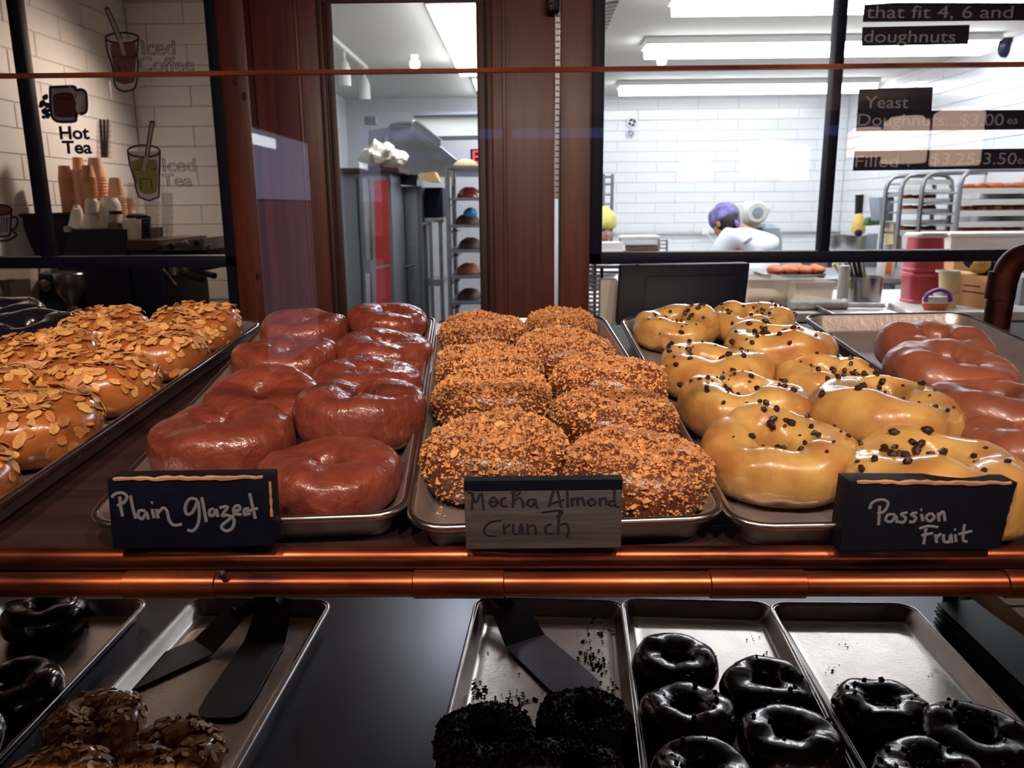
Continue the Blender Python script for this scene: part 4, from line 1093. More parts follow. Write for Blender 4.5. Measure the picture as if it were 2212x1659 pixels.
q = [Vector((A[0].x+0.01, 4.05, 0)).lerp(Vector((A[1].x, 3.74, 0)), f) for f in (0.34, 0.42)]
for f0, f1, z in ((0.25, 0.75, 0.07), (0.3, 0.62, 0.1)):
    a_ = Vector((A[0].x+0.01, 4.05, 0)).lerp(Vector((A[1].x, 3.74, 0)), f0); b_ = Vector((A[0].x+0.01, 4.05, 0)).lerp(Vector((A[1].x, 3.74, 0)), f1)
    n_ = Vector((-(b_-a_).y, (b_-a_).x, 0)).normalized()*-0.001
    MB().hexa([a_+n_+Vector((0, 0, KZ+z)), b_+n_+Vector((0, 0, KZ+z)), b_+n_+Vector((0, 0, KZ+z+0.006)), a_+n_+Vector((0, 0, KZ+z+0.006))],
              [a_+Vector((0, 0, KZ+z)), b_+Vector((0, 0, KZ+z)), b_+Vector((0, 0, KZ+z+0.006)), a_+Vector((0, 0, KZ+z+0.006))]).build('print_line', 'wood_dark', t)
t = thing('tall_carton', 'tan carton with a white foam lid behind the black rail at the right', 'box', base(2055, 505, 2300, 600, 4.42, 0.24))
e = ext(2055, 545, 2300, 690, 4.42); MB().box(e[0], e[1], 4.42, 4.70, KZ, e[3]).build('carton', 'cardboard', t, bevel=0.004)
e2 = ext(2052, 503, 2300, 545, 4.42); MB().box(e2[0], e2[1], 4.41, 4.71, e[3]+0.001, e2[3]-0.02).build('foam_lid', 'foam_box', t, bevel=0.008)
MB().box(e2[0]-0.015, e2[1]+0.015, 4.40, 4.72, e2[3]-0.019, e2[3]).build('lid_edge', 'foam_box', t, bevel=0.006)
t = thing('coffee_bag', 'shiny black bag with a yellow label lying on the cardboard box', 'bag', base(2100, 565, 2165, 606, 3.9))
zt = A[0].z
c = at(2122, 590, 3.92); m3 = Matrix.Translation((c.x+0.03, 3.95, zt+0.041)) @ Matrix.Rotation(0.25, 4, 'Y')
MB().ball((0, 0, 0), 0.105, 0.07, 0.046, 18, 12, m=Matrix.Identity(3)).build
mm = MB(); mm.ball((0, 0, 0), 0.11, 0.07, 0.044, 20, 12); mm.v = [tuple(m3 @ (Vector(p)+Vector((0, 0, 1))*0.006*noise.noise(Vector(p)*40))) for p in mm.v]; mm.build('pouch', 'foil_dark', t)
mm = MB(); mm.ball((0, 0, 0), 0.062, 0.0725, 0.0455, 20, 12); mm.v = [tuple(m3 @ (Vector(p)+Vector((-0.038, 0, 0)))) for p in mm.v]; mm.build('label', 'yellow_label', t)
o = pbox(MB(), 2200, 640, 2300, 700, 3.95, 0.25).build('grey_carton', 'grey_tub', None, bevel=0.004); o.location.z = KZ
tag(o, 'pale grey carton right of the copper corner pipe', 'box')

# things on the far table
def px_things():
    lathe_px(MB(), [(16, 604), (17, 602), (18, 570), (18.5, 562), (17, 562)], 1911, 5.2).build('white_bucket', 'white_plastic')
    o = bpy.data.objects['white_bucket']; tag(o, 'white bucket with an orange label on the far table', 'bucket')
    pbox(MB(), 1914, 567, 1926, 590, 5.2-0.056, 0.004).build('bucket_label', 'orange_plastic', o, bevel=0.001)
px_things()
t = thing('pastry_tray', 'metal tray of golden fried pastries behind the clear tubs', 'tray', base(1655, 590, 1790, 600, 5.1, 0.35))
e = ext(1655, 593, 1790, 599, 5.1)
MB().loft([rrect((e[1]-e[0])*f, 0.36*f, 0.02, z, 4, (e[0]+e[1])/2, 5.28) for f, z in ((0.92, e[2]), (1.0, e[3]), (0.97, e[3]), (0.92, e[2]+0.004))]).build('pan', 'steel', t)
for i, (xa, xb) in enumerate(((1662, 1690), (1688, 1722), (1720, 1752), (1750, 1780))):
    a, b = at(xa, 590, 5.2), at(xb, 590, 5.2); c = (a+b)/2
    mm = MB(); mm.ball((c.x, 5.22, e[2]+0.036), (b.x-a.x)*0.58, 0.10, 0.034, 18, 12)
    mm.v = [tuple(Vector(p)+Vector((0, 0, 1))*0.012*noise.noise(Vector(p)*18)) for p in mm.v]
    tag(mm.build('fried_pastry', 'fried'), 'golden fried pastry on the metal tray, number %s from the left' % ('one', 'two', 'three', 'four')[i], 'pastry', 'fried pastries on the tray')
# shelf line of tools at the corner of the kitchen
o = quad(MB(), ((1850, 421), (1866, 420), (1863, 461), (1849, 462)), 7.9, 0.03).build('knife_strip', 'foil_dark'); tag(o, 'dark knife strip on the white tiles by the corner', 'knife strip')
t = thing('steel_pot', 'large steel pot with a black knob right of the black mullion', 'pot', base(1792, 505, 1862, 560, 6.6))
lathe_px(MB(), [(30, 553.5), (34, 546), (36, 512), (37, 508), (34, 508), (30, 548)], 1828, 6.6, 24).build('pot', 'steel', t)
p = at(1838, 502, 6.6); MB().ball((p.x, 6.45, p.z), 0.03, nu=12, nv=8).build('knob', 'black_plastic', t)
mm = MB(); lathe_px(mm, [(12, 505), (15, 498), (13, 478), (8, 466), (3, 462)], 1853, 6.9, 14); mm.build('squeeze_bottle', 'yellow_label')
tag(bpy.data.objects['squeeze_bottle'], 'yellow plastic bottle standing by the steel pot', 'bottle')
o = quad(MB(), ((1871, 488), (1878, 470), (1903, 466), (1902, 486)), 6.7, 0.08).build('green_packet', 'green_pack', None, bevel=0.005); tag(o, 'green food packet on the crowded kitchen shelf', 'packet')
o = quad(MB(), ((1866, 508), (1898, 504), (1894, 545), (1868, 546)), 6.55, 0.15).build('steel_bowl', 'grey_tub', None, bevel=0.01); tag(o, 'pale grey container below the green packet', 'container')
t = thing('dough_paddle', 'white paddle tool standing in a pot on the kitchen shelf', 'paddle', base(1898, 450, 1912, 545, 6.4))
quad(MB(), ((1902, 452), (1910, 450), (1912, 545), (1904, 545)), 6.4, 0.02).build('handle', 'white_plastic', t)
quad(MB(), ((1904, 480), (1924, 478), (1924, 492), (1906, 494)), 6.39, 0.02).build('cross_piece', 'white_plastic', t, bevel=0.003)
lathe_px(MB(), [(13, 557), (14, 553), (15, 530), (16, 527), (13, 527)], 1912, 6.38, 18).build('holder', 'white_plastic', t)
t = thing('grey_tub', 'tall translucent grey tub on the shelf left of the rack', 'tub', base(1910, 420, 1948, 480, 6.2))
MB().loft([[at(x, y, 6.2) + Vector((0, dy, 0)) for x, dy in ((xa, .12), (xb, .12), (xb, .30), (xa, .30))] for xa, xb, y in ((1917, 1945, 478), (1912, 1948, 425))]).build('tub', 'grey_tub', t, bevel=0.01)
quad(MB(), ((1910, 425), (1950, 424), (1950, 420), (1910, 421)), 6.30, 0.22).build('lid', 'white_plastic', t)
t = thing('corner_shelf', 'cream shelf unit holding the tubs beside the tall rack', 'shelf', base(1790, 545, 1948, 600, 6.3))
quad(MB(), ((1790, 560), (1948, 560), (1948, 565), (1790, 565)), 6.3, 0.7).build('shelf_board', 'white_plastic', t)
quad(MB(), ((1930, 479), (1948, 479), (1948, 560), (1930, 560)), 6.31, 0.2).build('upright', 'cream_cup', t)
e = ext(1790, 560, 1948, 565, 6.3)
for x in (e[0]+0.03, e[1]-0.03):
    MB().box(x-0.02, x+0.02, 6.35, 6.95, 0, e[2]).build('leg', 'steel_rough', t)

# tall pan racks
def pan_rack(label, x0, x1, ytop, Y, d, shelves, curve=True):
    e0 = at(x0, ytop, Y); e1 = at(x1, ytop, Y); zt = e0.z
    t = thing('pan_rack', label, 'rack', ((e0.x+e1.x)/2, Y+d/2, 0), group='tall metal pan racks')
    for dy in (0, d):
        pth = [(e0.x, Y+dy, 0.02), (e0.x, Y+dy, zt-0.10), (e0.x+0.012, Y+dy, zt-0.045), (e0.x+0.05, Y+dy, zt-0.008), (e0.x+0.10, Y+dy, zt), (e1.x-0.10, Y+dy, zt), (e1.x-0.05, Y+dy, zt-0.008), (e1.x-0.012, Y+dy, zt-0.045), (e1.x, Y+dy, zt-0.10), (e1.x, Y+dy, 0.02)]
        MB().tube(pth, 0.016, 10).build('frame', 'steel_rough', t)
    for y in shelves:
        z = at((x0+x1)/2, y, Y).z
        sh_ = MB().box(e0.x+0.012, e1.x-0.012, Y-0.01, Y+d+0.01, z-0.02, z-0.006).build('pan_shelf', 'steel', t)
        MB().box(e0.x+0.012, e1.x-0.012, Y-0.012, Y-0.008, z-0.024, z+0.012).build('pan_lip', 'white_plastic', t)
    return t
pan_rack('tall pan rack loaded with doughnuts at the right of the kitchen', 2078, 2282, 367, 5.35, 0.5, (410, 434, 458, 482, 504))
pan_rack('tall pan rack behind the pale streak, left of the loaded rack', 1950, 2060, 378, 5.95, 0.25, (392, 412, 432, 455, 478, 500))
DM = {}
def mini(kind, mt):
    r = Ring(0.055, 0.010, 0.042, hash(kind) % 7 + 300 if False else {'a': 301, 'b': 302, 'c': 303}[kind], 1.2); DM[kind] = r.body(20, 10).mesh('small_doughnut', sharp=180); DM[kind].materials.append(MATS[mt])
mini('a', 'fried'); mini('b', 'red_glaze'); mini('c', 'dough')
for row, (y, kd, lab) in enumerate(((408, 'a', 'golden'), (456, 'b', 'red glazed'), (503, 'c', 'brown'))):
    for col in range(6):
        for dep in range(1):
            P = at(2100, y, 5.35); yy = 5.42+dep*0.17; z = P.z-0.0055
            o = put('rack_doughnut', DM[kd], None, None, Matrix.Translation((at(2098+col*30, y, 5.35).x, yy, z)) @ Matrix.Rotation(col*1.7, 4, 'Z') @ Matrix.Scale(1.0+0.1*((col*7) % 3-1), 4))
            tag(o, 'small %s doughnut on the loaded pan rack, %s from the left' % (lab, ('first', 'second', 'third', 'fourth', 'fifth', 'sixth')[col]), 'doughnut', 'doughnuts on the loaded rack, %s shelf' % ('top', 'middle', 'low')[row])
for row, (y, kd, lab) in enumerate(((432, 'a', 'pale'), (455, 'a', 'small'), (500, 'c', 'brown'))):
    for col in range(3):
        P = at(1968+col*24, y, 5.95)
        o = put('rack_doughnut', DM[kd], None, None, Matrix.Translation((P.x, 6.03, P.z-0.0055)) @ Matrix.Rotation(col*1.1, 4, 'Z'))
        tag(o, '%s doughnut on the left pan rack, %s of three' % (('pale upper', 'golden middle', 'brown lower')[row], ('left', 'centre', 'right')[col]), 'doughnut', 'doughnuts on the left rack, shelf %d' % row)

# ladder rack, tub and wire shelf by the left jamb of the window
t = thing('ladder_rack', 'narrow steel ladder rack against the tiles by the window jamb', 'rack', base(1300, 376, 1326, 540, 6.9))
a, b = at(1304, 376, 6.9), at(1323, 376, 6.9)
for q in (a, b): MB().tube([(q.x, 6.9, 0), (q.x, 6.9, q.z)], 0.014, 10).build('rail', 'steel_rough', t)
for y in (382, 398, 420, 440, 460, 482, 502, 522):
    MB().tube([at(1304, y, 6.9), at(1323, y, 6.9)], 0.009, 8).build('rung', 'steel_rough', t)
t = thing('wire_shelf', 'wire shelf carrying a tub beside the yellow-capped person', 'shelf', base(1290, 540, 1442, 548, 5.6))
for y in (520, 528, 536, 544):
    MB().tube([at(1420, y, 5.6), at(1442, y, 5.6)], 0.005, 6).build('wire', 'steel', t)
for x in (1424, 1441):
    q = at(x, 518, 5.6); MB().tube([(q.x, 5.6, 0), (q.x, 5.6, q.z)], 0.007, 8).build('post', 'steel', t)
q0, q1 = at(1285, 545, 5.6), at(1440, 545, 5.6)
MB().box(q0.x, q1.x, 5.55, 5.95, q0.z-0.02, q0.z).build('shelf_board', 'white_plastic', t)
for x in (q0.x+0.02, q1.x-0.02): MB().box(x-0.012, x+0.012, 5.9, 5.93, 0, q0.z-0.02).build('leg', 'steel_rough', t)
t = thing('brown_tub', 'clear tub of dark brown filling with a pale lid on the wire shelf', 'tub', base(1345, 545, 1426, 545, 5.6))
pbox(MB(), 1357, 530, 1424, 543, 5.66, 0.2).build('filling', 'coffee_brown', t, bevel=0.01)
pbox(MB(), 1345, 516, 1426, 529.5, 5.64, 0.24).build('tub', 'clear_plastic', t, bevel=0.01)
pbox(MB(), 1344, 510, 1428, 515.5, 5.63, 0.26).build('lid', 'white_plastic', t, bevel=0.006)
pbox(MB(), 1300, 524, 1346, 545, 5.58, 0.2).build('white_tray', 'white_plastic', None, bevel=0.006)
tag(bpy.data.objects['white_tray'], 'white tray below the yellow-capped person', 'tray')

# planetary mixer
t = thing('dough_mixer', 'cream painted dough mixer with round motor behind the baker', 'mixer', base(1600, 545, 1685, 560, 7.35))
quad(MB(), ((1604, 440), (1640, 438), (1642, 484), (1600, 486)), 7.3, 0.3).build('head', 'mixer_paint', t, bevel=0.02)
c = at(1634, 459, 7.2); k = mpp(7.2)
MB().lathe([(24*k, 0), (25*k, 0.03), (25*k, 0.22), (20*k, 0.26)], 24, m=Matrix.Translation((c.x, 7.42, c.z)) @ Matrix.Rotation(pi/2, 4, 'X')).build('motor', 'mixer_paint', t)
MB().lathe([(11*k, 0), (11*k, 0.01), (3*k, 0.014)], 20, m=Matrix.Translation((c.x, 7.155, c.z)) @ Matrix.Rotation(pi/2, 4, 'X')).build('motor_cap', 'grey_tub', t)
pbox(MB(), 1622, 434, 1640, 442, 7.3, 0.1).build('knob', 'mixer_paint', t, bevel=0.008)
pbox(MB(), 1652, 450, 1664, 463, 7.28, 0.1).build('switch_box', 'mixer_paint', t, bevel=0.008)
e = ext(1604, 484, 1690, 560, 7.4)
MB().lathe([(0.20, 1.02), (0.22, 1.05), (0.22, 1.2), (0.19, e[3]-0.04), (0.12, e[3])], 24, c=((e[0]+e[1])/2+0.02, 7.62, 0)).build('bowl_guard', 'grey_tub', t)
quad(MB(), ((1598, 484), (1652, 482), (1656, 492), (1598, 494)), 7.35, 0.3).build('neck', 'mixer_paint', t, bevel=0.01)
MB().box(e[0]+0.0, e[0]+0.16, 7.45, 7.7, 1.02, e[3]).build('column', 'mixer_paint', t, bevel=0.02)

# small fittings on wall and ceiling
def dome(label, x, y0, y1, hw, Y):
    t = thing('dome_camera', label, 'camera', (at(x, y1, Y).x, Y, at(x, y1, Y).z), group='ceiling dome cameras')
    c = at(x, y0, Y); k = mpp(Y)
    MB().lathe([(hw*k, CEIL-0.001), (hw*k, CEIL-0.02), (hw*k*0.95, CEIL-0.05)], 18, c=(c.x, Y, 0)).build('ring', 'foil_dark', t)
    MB().lathe([(hw*k*0.9, CEIL-0.05), (hw*k*0.75, CEIL-0.09), (hw*k*0.4, CEIL-0.115), (0.003, CEIL-0.12)], 18, c=(c.x, Y, 0)).build('bubble', 'black_plastic', t)
dome('dark dome camera on the ceiling seen through the door pane', 853, 223, 240, 9, 1.07/0.124)
dome('grey dome camera on the ceiling at the upper right', 2175, 72, 99, 16, 1.07/0.185)
for i, (x, y, hw) in enumerate(((1366, 264, 10), (1363, 288, 8))):
    c = at(x, y, YK-0.06); k = mpp(YK)
    t = thing('wall_fan', ('upper' if i == 0 else 'lower') + ' round chrome fitting on the white tiled wall', 'wall fitting', (c.x, YK-0.02, c.z))
    MB().tube([(c.x+hw*k*cos(a), YK-0.03, c.z+hw*k*sin(a)) for a in [2*pi*j/20 for j in range(20)]], 0.006, 6, closed=True).build('ring', 'steel', t)
    for j in range(4):
        a = j*pi/2+0.4
        MB().ball((c.x+hw*k*0.5*cos(a), YK-0.03, c.z+hw*k*0.5*sin(a)), hw*k*0.3, 0.01, hw*k*0.22, 10, 6).build('blade', 'foil_dark' if i == 0 else 'steel', t)
    MB().tube([(c.x, YK-0.03, c.z), (c.x, YK, c.z)], 0.008, 8).build('stem', 'steel', t)
t = thing('ceiling_vent', 'white louvred ceiling vent behind the left end of the window', 'vent', base(1300, 5, 1335, 78, 3.6))
for k in range(9):
    y = 8+k*8
    a, b = at(1285, y+6, 3.4+0.05*k), at(1336-k*3.4, y-2, 3.4+0.05*k)
    MB().hexa([a, b, b+Vector((0, 0.04, 0)), a+Vector((0, 0.04, 0))], [a+Vector((0, 0, .010)), b+Vector((0, 0, .010)), b+Vector((0, .04, .010)), a+Vector((0, .04, .010))]).build('louvre', 'white_paint', t)
e = at(1285, 10, 3.4); MB().box(e.x-0.1, e.x, 3.35, 3.9, at(1290, 75, 3.8).z-0.02, CEIL-0.001).build('duct', 'white_paint', t)

# ------------------------------------------------------------------ seen through the door pane
t = thing('proofer_cabinet', 'tall grey cabinet with a red door panel seen through the door', 'cabinet', base(745, 372, 846, 900, 5.0, 0.6))
e = ext(738, 374, 846, 560, 5.0)
MB().box(e[0], e[1], 5.02, 5.43, 0, e[3]).build('body', 'cabinet_steel', t, bevel=0.004)
MB().box(e[0]-0.02, e[1]+0.06, 4.97, 5.44, e[3]+0.0005, e[3]+0.03).build('top', 'wood_dark', t, bevel=0.004)
pbox(MB(), 740, 384, 782, 900, 5.0, 0.018).build('door', 'cabinet_steel', t, bevel=0.003)
pbox(MB(), 787, 384, 799, 562, 4.975, 0.04).build('handle_bar', 'steel', t, bevel=0.004)
pbox(MB(), 793, 590, 803, 760, 4.975, 0.04).build('handle_bar', 'steel', t, bevel=0.004)
pbox(MB(), 803, 380, 845, 900, 4.99, 0.03).build('front_frame', 'steel_rough', t, bevel=0.003)
quad(MB(), ((808, 390), (838, 389), (843, 570), (812, 575)), 4.985, 0.004).build('panel', 'red_panel', t)
quad(MB(), ((812, 581), (843, 575), (846, 720), (814, 720)), 4.985, 0.004).build('panel', 'red_panel', t)
t = thing('steel_locker', 'grey two-door steel cabinet beyond the red panel', 'cabinet', base(850, 402, 912, 900, 5.5, 0.5))
e = ext(849, 402, 912, 600, 5.5); MB().box(e[0], e[1], 5.52, 6.0, 0, e[3]).build('body', 'cabinet_steel', t)
pbox(MB(), 851, 406, 879, 900, 5.5, 0.018).build('door', 'cabinet_steel', t, bevel=0.004)
pbox(MB(), 882, 406, 908, 900, 5.5, 0.018).build('door', 'cabinet_steel', t, bevel=0.004)
MB().tube([at(869, 579, 5.47), at(885, 574, 5.47), at(898, 572, 5.47)], 0.008, 8).build('handle', 'steel', t)
e = ext(849, 376, 912, 402, 5.5)
t = thing('paper_stack', 'brown paper sheets hanging over the steel cabinet', 'paper', (e[0]+0.1, 5.6, e[2]))
quad(MB(), ((846, 372), (902, 378), (900, 401), (848, 397)), 5.45, 0.3).build('folder', 'foil_dark', t)
quad(MB(), ((905, 374), (938, 371), (950, 394), (925, 392), (903, 386)), 5.42, 0.2).build('sheet', 'brown_paper', t)
# crumpled plastic bag on the cabinet
t = thing('plastic_bag', 'crumpled white plastic bag on top of the grey cabinet', 'bag', base(770, 372, 875, 374, 5.1))
mm = MB(); e = ext(768, 312, 874, 372, 5.15)
mm.ball((0, 0, 0), 1, 1, 1, 40, 24)
vs = []
for p in mm.v:
    p = Vector(p); r = 1+0.22*noise.noise(p*2.2)+0.10*abs(noise.noise(p*5))
    h = max(0, p.z)
    x = (e[0]+e[1])/2 + p.x*r*(e[1]-e[0])*0.48*(1-0.35*h) - 0.03*h; z = e[2] + max(0.0, (p.z*0.5+0.35)*r)*(e[3]-e[2])*1.08
    vs.append((x, 5.28+p.y*r*0.2, z+0.032))
mm.v = vs; mm.build('bag', 'bag_plastic', t, sharp=25)
for (x, y) in ((838, 325), (852, 340), (864, 352)):
    c = at(x, y, 5.08); mm = MB().ball(c, 0.022, 0.02, 0.016, 8, 6); mm.v = [tuple(Vector(p)+Vector((1, 0, 1))*0.008*noise.noise(Vector(p)*60)) for p in mm.v]; mm.build('knot', 'bag_plastic', t, sharp=20)
# hood and duct
t = thing('exhaust_hood', 'large steel exhaust hood over the stove seen through the door', 'hood', base(800, 262, 1040, 362, 6.6, 0.9))
P = [(796, 282), (886, 268), (930, 300), (985, 345), (1040, 362), (1040, 374), (796, 374)]
quad(MB(), P, 6.6, 0.9).build('canopy', 'steel_rough', t)
quad(MB(), ((886, 243), (1060, 241), (1060, 246), (893, 250)), 6.0, 0.05).build('front_lip', 'cabinet_steel', t)
quad(MB(), ((890, 250), (1060, 246), (1060, 292), (945, 294)), 6.05, 0.4).build('soffit', 'white_paint', t)
for k in range(2):
    MB().tube([at(891, 262+k*10, 6.3), at(950, 308+k*8, 6.3)], 0.018, 8).build('duct_pipe', 'white_paint', t)
for xx_ in (1052, 1075):
    p_ = at(xx_, 246, 6.2); MB().box(p_.x-0.02, p_.x+0.02, 6.2, 6.24, p_.z, CEIL).build('hanger', 'cabinet_steel', t)
MB().tube(smooth_path([at(835, 330, 6.5), at(833, 300, 6.5), at(840, 280, 6.5), at(852, 268, 6.5), at(890, 266, 6.5)]), 0.014, 8).build('conduit', 'cabinet_steel', t)
pbox(MB(), 787, 251, 812, 268, 7.4, 0.1).build('junction_box', 'cabinet_steel', t, bevel=0.006)
t = thing('letter_sign', 'small red lit letter sign at the edge of the door pane', 'sign', base(1018, 325, 1032, 352, 6.9))  # red letter E on a small black case
p = at(1019, 352, 5.9); text_obj('E', 0.125, 'sign_red', t, M_of(t).inverted() @ Matrix.Translation(p) @ UPRIGHT)
pbox(MB(), 1016, 322, 1056, 354, 5.905, 0.03).build('case', 'black_plastic', t)
p_ = at(1050, 322, 5.92); MB().tube([(p_.x, 5.92, p_.z), (p_.x, 5.92, CEIL)], 0.006, 6).build('hanger', 'white_paint', t)
# track light rail on the kitchen ceiling
t = thing('track_light', 'white track light with two spot heads behind the door pane', 'track light', (-1.22, 5.8, 2.5))
MB().box(-1.235, -1.205, 5.0, 6.55, CEIL-0.03, CEIL-0.001).build('rail', 'white_paint', t)
for yy in (5.75, 6.45):
    MB().lathe([(0.012, CEIL-0.031), (0.012, CEIL-0.09), (0.03, CEIL-0.11), (0.042, CEIL-0.15), (0.042, CEIL-0.26), (0.036, CEIL-0.262)], 14, c=(-1.22, yy, 0)).build('spot_head', 'white_paint', t)
# steel stand with a black box, and the rack of pans
t = thing('steel_stand', 'steel equipment stand between the locker and the pan rack', 'stand', base(910, 470, 962, 900, 5.6, 0.4))
e = ext(921, 470, 962, 480, 5.6); MB().box(e[0], e[1], 5.5, 6.0, e[2], e[3]).build('top', 'steel', t, bevel=0.004)
for (xa, xb) in ((927, 934), (948, 956)):
    q = ext(xa, 480, xb, 500, 5.55); MB().box(q[0], q[1], 5.52, 5.55, 0, e[2]).build('leg', 'steel_rough', t)
pbox(MB(), 921, 486, 928, 900, 5.58, 0.3).build('side_panel', 'cabinet_steel', t)
pbox(MB(), 925, 604, 957, 618, 5.5, 0.3).build('shelf', 'steel_rough', t)
o = pbox(MB(), 917, 405, 957, 470, 5.62, 0.3).build('black_oven', 'black_plastic', None, bevel=0.01); tag(o, 'black box oven on the steel stand behind the door pane', 'oven')
t = thing('door_rack', 'tall dark pan rack at the right of the door pane', 'rack', base(960, 355, 1040, 900, 5.15, 0.5))
q0, q1 = at(966, 358, 5.15), at(1046, 358, 5.15)
for x in (q0.x, q1.x):
    for dy in (0, 0.45):
        MB().tube([(x, 5.15+dy, 0), (x, 5.15+dy, q0.z)], 0.016, 8).build('post', 'steel_rough', t)
for y in (358, 427, 486, 540, 596, 652, 700):
    z = at(1000, y, 5.15).z
    MB().box(q0.x, q1.x, 5.13, 5.62, z-0.016, z).build('pan_shelf', 'cabinet_steel', t)
    if y > 400:
        MB().box(q0.x-0.004, q0.x+0.05, 5.15, 5.6, z-0.05, z-0.042).build('runner', 'steel', t)
pm_ = [('a', 1002, 357.5), ('b', 1010, 426.5), ('c', 1006, 485.5), ('a', 1012, 539.5), ('a', 1008, 595.5), ('c', 1010, 651.5)]
for i, (kd, x, y) in enumerate(pm_):
    P = at(x, y, 5.15); mm = MB(); hh = 0.07 if i else 0.05
    mm.ball((P.x, 5.35, P.z), 0.085, 0.09, hh, 18, 10); mm.v = [(v[0], v[1], max(P.z, v[2]+0.006*noise.noise(Vector(v)*30))) for v in mm.v]
    o = mm.build('dough_loaf', ('brown_paper', 'red_glaze', 'choc_dough', 'choc_dough', 'dough', 'choc_dough')[i])
    tag(o, ('pale loaf on the top of the door rack', 'red-brown loaf on the upper shelf of the door rack', 'dark loaf under the blue cloth', 'dark loaf on the middle shelf of the door rack', 'golden loaf on the lower middle shelf of the door rack', 'dark loaf on the lowest visible shelf of the door rack')[i], 'loaf', 'loaves on the door rack')
P = at(1011, 462, 5.15); mm = MB(); mm.ball((P.x, 5.33, P.z), 0.045, 0.05, 0.035, 14, 8); mm.v = [tuple(Vector(v)+Vector((1, 0, 1))*0.012*noise.noise(Vector(v)*25)) for v in mm.v]
tag(mm.build('blue_cloth', 'blue_cloth', None, sharp=30), 'small bright blue cloth on a loaf in the door rack', 'cloth')
# ------------------------------------------------------------------ coffee corner behind the left window
NZ = 1.06
t = thing('coffee_counter', 'dark counter carrying the coffee machine', 'counter', (-1.4, 3.4, 0))
dx_ = lambda y: XD-0.02+(XN-XD)*(y-2.58)/(YN+0.08-2.58)
for nm_, z0_, z1_, o_, mt_ in (('worktop', NZ-0.04, NZ, 0.0, 'shelf_steel'), ('cabinet', 0, NZ-0.04, 0.03, 'wood_dark')):
    MB().hexa([(XL+0.006, 2.64+o_, z0_), (dx_(2.64+o_)-o_, 2.64+o_, z0_), (dx_(4.0)-o_, 4.0, z0_), (XL+0.006, 4.0, z0_)], [(XL+0.006, 2.64+o_, z1_), (dx_(2.64+o_)-o_, 2.64+o_, z1_), (dx_(4.0)-o_, 4.0, z1_), (XL+0.006, 4.0, z1_)]).build(nm_, mt_, t)
# espresso machine
YM = 3.10
t = thing('espresso_machine', 'dark espresso machine with chrome fittings behind the left window', 'coffee machine', (at(330, 690, YM).x, YM+0.2, NZ))
e = ext(272, 541, 342, 700, YM)
MB().box(e[0], e[1], YM+0.06, YM+0.5, NZ, e[3]).build('body', 'black_plastic', t, bevel=0.008)
quad(MB(), ((272, 518), (340, 518), (340, 541), (272, 541)), YM+0.02, 0.5).build('top_deck', 'wood_dark', t, bevel=0.006)
quad(MB(), ((336, 530), (440, 513), (440, 541), (336, 543)), YM+0.06, 0.42).build('hood', 'steel', t, bevel=0.004)
quad(MB(), ((338, 541), (446, 538), (440, 586), (342, 590)), YM+0.14, 0.36).build('group_housing', 'black_plastic', t, bevel=0.006)
for x, y in ((373, 531), (403, 526), (428, 524), (454, 533)):
    c = at(x, y, YM+0.04)
    MB().lathe([(0.010, 0), (0.012, 0.004), (0.012, 0.016), (0.008, 0.02)], 14, m=Matrix.Translation(c) @ Matrix.Rotation(pi/2, 4, 'X')).build('knob', 'steel' if x in (403, 454) else 'black_plastic', t)
for xa, ya, xb, yb in ((383, 586, 437, 605), (405, 578, 463, 596)):
    a, b = at(xa, ya, YM+0.08), at(xb, yb, YM-0.03)
    MB().lathe([(0.024, 0), (0.026, 0.01), (0.026, 0.035), (0.02, 0.04)], 16, c=(a.x-0.01, a.y, a.z-0.014)).build('filter_holder', 'steel', t)
    MB().tube([a, a.lerp(b, .4), b], [0.008, 0.012, 0.013], 10).build('filter_handle', 'black_plastic', t)
MB().tube(smooth_path([at(349, 577, YM+0.03), at(356, 583, YM), at(370, 602, YM-0.01), at(381, 616, YM-0.01)]), 0.0045, 8).build('steam_wand', 'pan_rim', t)
e2 = ext(305, 640, 450, 700, YM-0.05)
MB().box(e2[0]-0.0, e2[1], YM-0.06, YM+0.40, NZ, NZ+0.055).build('drip_tray', 'black_plastic', t, bevel=0.006)
for k in range(9):
    MB().box(e2[0]+0.02, e2[1]-0.02, YM-0.045+k*0.022, YM-0.035+k*0.022, NZ+0.0555, NZ+0.060).build('drip_bar', 'steel_rough', t)
MB().box(e2[0]+0.08, e2[0]+0.14, YM-0.0625, YM-0.0605, NZ+0.008, NZ+0.035).build('label', 'red_label', t)
MB().box(e2[0]+0.0, e2[0]+0.055, YM-0.0625, YM-0.0605, NZ+0.01, NZ+0.045).build('plate', 'steel', t)
t = thing('shot_glass', 'small glass with a red label on the drip tray', 'glass', (at(411, 636, YM).x, YM+0.03, NZ+0.061))
c = at(411, 640, YM+0.03); k = mpp(YM)
MB().lathe([(0.016, NZ+0.061), (0.020, NZ+0.063), (0.024, NZ+0.112), (0.0225, NZ+0.112), (0.018, NZ+0.066)], 16, c=(c.x, YM+0.03, 0)).build('glass', 'clear_plastic', t)
MB().lathe([(0.0205, NZ+0.068), (0.0232, NZ+0.100)], 16, c=(c.x, YM+0.03, 0), cap0=False, cap1=False).build('label', 'red_label', t)
